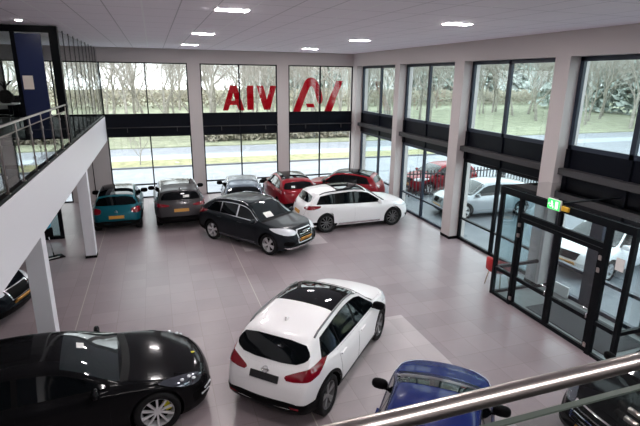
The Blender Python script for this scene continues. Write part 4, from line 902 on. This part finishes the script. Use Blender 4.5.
# red tub chair beside the vestibule
t = thing('armchair', 'red rounded armchair on thin legs beside the vestibule glass', 'chair', (8.58, 9.83, 0), radians(200))
MB().lathe([(.001, .40), (.26, .40), (.29, .44), (.27, .48), (.001, .50)], 24).build('seat', M['red_seat'], t)
m = MB(); ri, n = [], 20
for j in range(n + 1):
    a = radians(-115 + 230 * j / n); hgt = .66 + .16 * cos(a * .75)
    col = [(.28, .42), (.33, .46), (.335, hgt - .03), (.315, hgt), (.295, hgt - .03), (.285, .46)]
    ri.append([m.b.verts.new((r * cos(a), r * sin(a), z)) for r, z in col])
for A, B in zip(ri, ri[1:]):
    for k in range(6): m.b.faces.new((A[k], A[(k + 1) % 6], B[(k + 1) % 6], B[k])).smooth = True
m.b.faces.new(ri[0]); m.b.faces.new(ri[-1][::-1]); m.build('backrest', M['red_seat'], t)
for sx in (1, -1):
    for sy in (1, -1): MB().tube([(.17 * sx, .17 * sy, .41), (.23 * sx, .23 * sy, 0)], [.016, .011], 8).build('leg', M['wood'], t)

# ------------------------------------------------------------------ outside
def ground(name, x0, x1, y0, y1, z, mat, label): o = MB().box(x0, x1, y0, y1, -.6, z).build(name, mat); struct(o, label, 'ground'); return o
ground('ground_paving', -60, 21, 23.0, 30.9, -.1, M['paving'], 'pale wet paving outside the end windows')
ground('ground_car_park', 10.1, 21, -40, 23.0, -.1, M['asphalt'], 'grey wet car park outside the side windows')
ground('kerb', -60, 21, 30.9, 31.15, -.02, M['kerb'], 'grey kerb line beyond the end windows')
ground('ground_verge', -60, 21, 31.15, 33.8, -.06, M['verge'], 'yellow green verge between paving and road')
ground('road', -60, 90, 33.8, 36.3, -.12, M['roadlight'], 'pale wet road lane nearest the verge'); ground('road', -60, 90, 36.3, 40.0, -.12, M['road'], 'grey far road lane beyond the end windows')
ground('ground_lawn', -160, 190, 40.0, 210, -.05, M['lawn'], 'wide green lawn beyond the road')
ground('ground_border', 21, 29, -60, 33.8, -.06, M['verge'], 'grass border beyond the car park'); ground('road', 29, 48, -60, 33.8, -.12, M['road'], 'grey side road beyond the car park'); ground('ground_field', 48, 210, -90, 33.8, -.05, M['lawn'], 'grass field beyond the side road')

def fence():
    f = thing('picket_fence', 'dark metal picket fence outside behind the parked silver car', 'fence', (10.8, 19.5, -.1))
    for i in range(46): MB().box(i * .19, i * .19 + .05, -.012, .012, .08, 1.35).build('picket', M['fence'], f)
    for z in (.2, 1.15): MB().box(0, 8.7, -.02, .02, z, z + .05).build('rail', M['fence'], f)
    for x in (0, 2.9, 5.8, 8.7): MB().box(x - .04, x + .04, -.04, .04, 0, 1.4).build('post', M['fence'], f)
fence()

def tree_mesh(seed, h):
    r = random.Random(seed); m = MB()
    def grow(p, d, ln, rad, lv):
        n = 3 if lv < 2 else 2; pts = [p]; q = p.copy(); dd = d.copy()
        for i in range(n):
            dd = (dd + Vector((r.uniform(-.2, .2), r.uniform(-.2, .2), r.uniform(-.02, .12)))).normalized(); q = q + dd * ln / n; pts.append(q.copy())
        m.tube(pts, [max(rad, .006) * (1 - .45 * i / n) for i in range(n + 1)], 6 if lv == 0 else 4 if lv < 3 else 3, 0 if lv < 2 else 1, cap=False)
        if lv >= 6: return
        for k in range(5 if lv < 1 else 4 if lv < 3 else 3 if lv < 5 else 2):
            t = r.uniform(.35, 1) if k else 1.0; j = min(int(t * n), n - 1); b_ = pts[j].lerp(pts[j + 1], t * n - j)
            a = r.uniform(0, 2 * pi); s_ = r.uniform(.35, .8); up = dd.orthogonal().normalized(); side = (up * cos(a) + dd.cross(up) * sin(a))
            grow(b_, (dd + side * s_ * 1.1).normalized(), ln * r.uniform(.58, .76), rad * (.45 if k else .6), lv + 1)
    grow(Vector((0, 0, 0)), Vector((0, 0, 1)), h * .36, h * .013, 0)
    me = bpy.data.meshes.new('bare_tree'); m.b.to_mesh(me); m.b.free(); me.materials.append(M['bark']); me.materials.append(M['twig']); return me
TM = [tree_mesh(3 + i, 13) for i in range(4)]
def tree(x, y, s=1.0, label='bare winter tree standing beyond the road', grp='bare trees beyond the road'):
    o = link('bare_tree', RND.choice(TM), None, (x, y, -.1)); o.rotation_euler = (0, 0, RND.uniform(0, 6.28)); o.scale = (s, s, s * RND.uniform(.9, 1.15)); tag(o, label, 'tree', grp)
for i in range(42): tree(-19 + i * 1.25 + RND.uniform(-.8, .8), 44.5 + (i * 7 % 11) * 1.4 + RND.uniform(-1, 1), RND.uniform(.85, 1.2))
for i in range(30): tree(-32 + i * 3 + RND.uniform(-1, 1), 66 + (i * 5 % 9) * 3.0, RND.uniform(1.0, 1.4), 'tall bare tree in the wood far beyond the road', 'bare trees in the far wood')
for i in range(44): tree(50 + (i * 7 % 11) * 1.8, -10 + i * 1.9 + RND.uniform(-1, 1), RND.uniform(1.0, 1.4), 'bare tree beyond the side road', 'bare trees beyond the side road')
o = tree(-1.15, 32.2, .28, 'thin young tree on the verge outside the end window', None)

def hedge(name, x0, x1, y0, y1, h, mat, label, n, sz=.22, kind='stuff', cat='hedge'):
    r = random.Random(int(x0 * 10 + y0)); m = MB()
    for _ in range(n):
        c = Vector((r.uniform(x0, x1), r.uniform(y0, y1), 0)); top = h * (.8 + .2 * sin(c.x * 1.7) * sin(c.y * 1.3) + r.uniform(-.08, .08)); c.z = top * r.random() ** .6
        u = Vector((r.uniform(-1, 1), r.uniform(-1, 1), r.uniform(-1, 1))).normalized(); w_ = u.orthogonal().normalized(); s_ = sz * r.uniform(.6, 1.3)
        vs = [m.b.verts.new(c + u * s_), m.b.verts.new(c + w_ * s_ * .45), m.b.verts.new(c - u * s_), m.b.verts.new(c - w_ * s_ * .45)]; m.b.faces.new(vs)
    o = m.build(name, mat, keep=True); tag(o, label, cat, None, kind)
hedge('hedge', 3.5, 20, 42.2, 44, 1.9, M['hedge'], 'brown winter hedge along the far side of the road', 9000, .25)
hedge('undergrowth', -70, 110, 88, 98, 3.6, M['hedge'], 'brown undergrowth of the far wood', 24000, .32)
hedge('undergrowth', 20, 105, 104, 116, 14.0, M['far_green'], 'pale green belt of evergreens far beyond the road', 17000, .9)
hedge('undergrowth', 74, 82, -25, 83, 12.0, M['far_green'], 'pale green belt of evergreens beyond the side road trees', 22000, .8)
hedge('hedge', 48.2, 50, -10, 33, 1.5, M['hedge'], 'brownish hedge along the far side of the side road', 15000, .16)
for i, (x, y, h) in enumerate(((22.3, 13.6, 1.6), (22.6, 17.5, 1.3), (22.0, 21.0, 1.5), (23.4, 25.0, 1.4), (22.2, 9.8, 1.3))):
    hedge('shrub', x - .9, x + .9, y - .9, y + .9, h, M['green'], ('tall green shrub at the grass border outside the vestibule bay', 'low green shrub second along the grass border', 'green shrub third along the grass border', 'green shrub at the far end of the grass border', 'green shrub nearest along the grass border')[i], 900, .16, 'thing', 'shrub')

# ------------------------------------------------------------------ light and camera
wd = bpy.data.worlds.new('overcast'); SC.world = wd; wd.use_nodes = True
bg = wd.node_tree.nodes['Background']; bg.inputs[0].default_value = (.95, .97, 1.0, 1); bg.inputs[1].default_value = 1.7
cam = bpy.data.cameras.new('camera'); co = bpy.data.objects.new('camera', cam); COL.objects.link(co); SC.camera = co
cam.sensor_fit = 'HORIZONTAL'; cam.sensor_width = 36; cam.lens = 473.42 * 36 / 640; cam.clip_start = .05; cam.clip_end = 600
p_, r_, y_ = .2788, .011, .3315
Fw = Vector((sin(y_) * cos(p_), cos(y_) * cos(p_), -sin(p_))); Rt = Vector((cos(y_), -sin(y_), 0)); Up = Rt.cross(Fw)
R2 = cos(r_) * Rt + sin(r_) * Up; U2 = -sin(r_) * Rt + cos(r_) * Up
co.matrix_world = Matrix(((R2.x, U2.x, -Fw.x, 0), (R2.y, U2.y, -Fw.y, 0), (R2.z, U2.z, -Fw.z, 5.45), (0, 0, 0, 1)))
SC.view_settings.view_transform = 'Standard'; SC.view_settings.look = 'None'; SC.view_settings.gamma = 1.0; SC.view_settings.exposure = 1.50; SC.view_settings.use_curve_mapping = False
SC.cycles.max_bounces = 10; SC.cycles.diffuse_bounces = 5; SC.cycles.transparent_max_bounces = 40; SC.cycles.use_denoising = True; SC.cycles.sample_clamp_indirect = 8
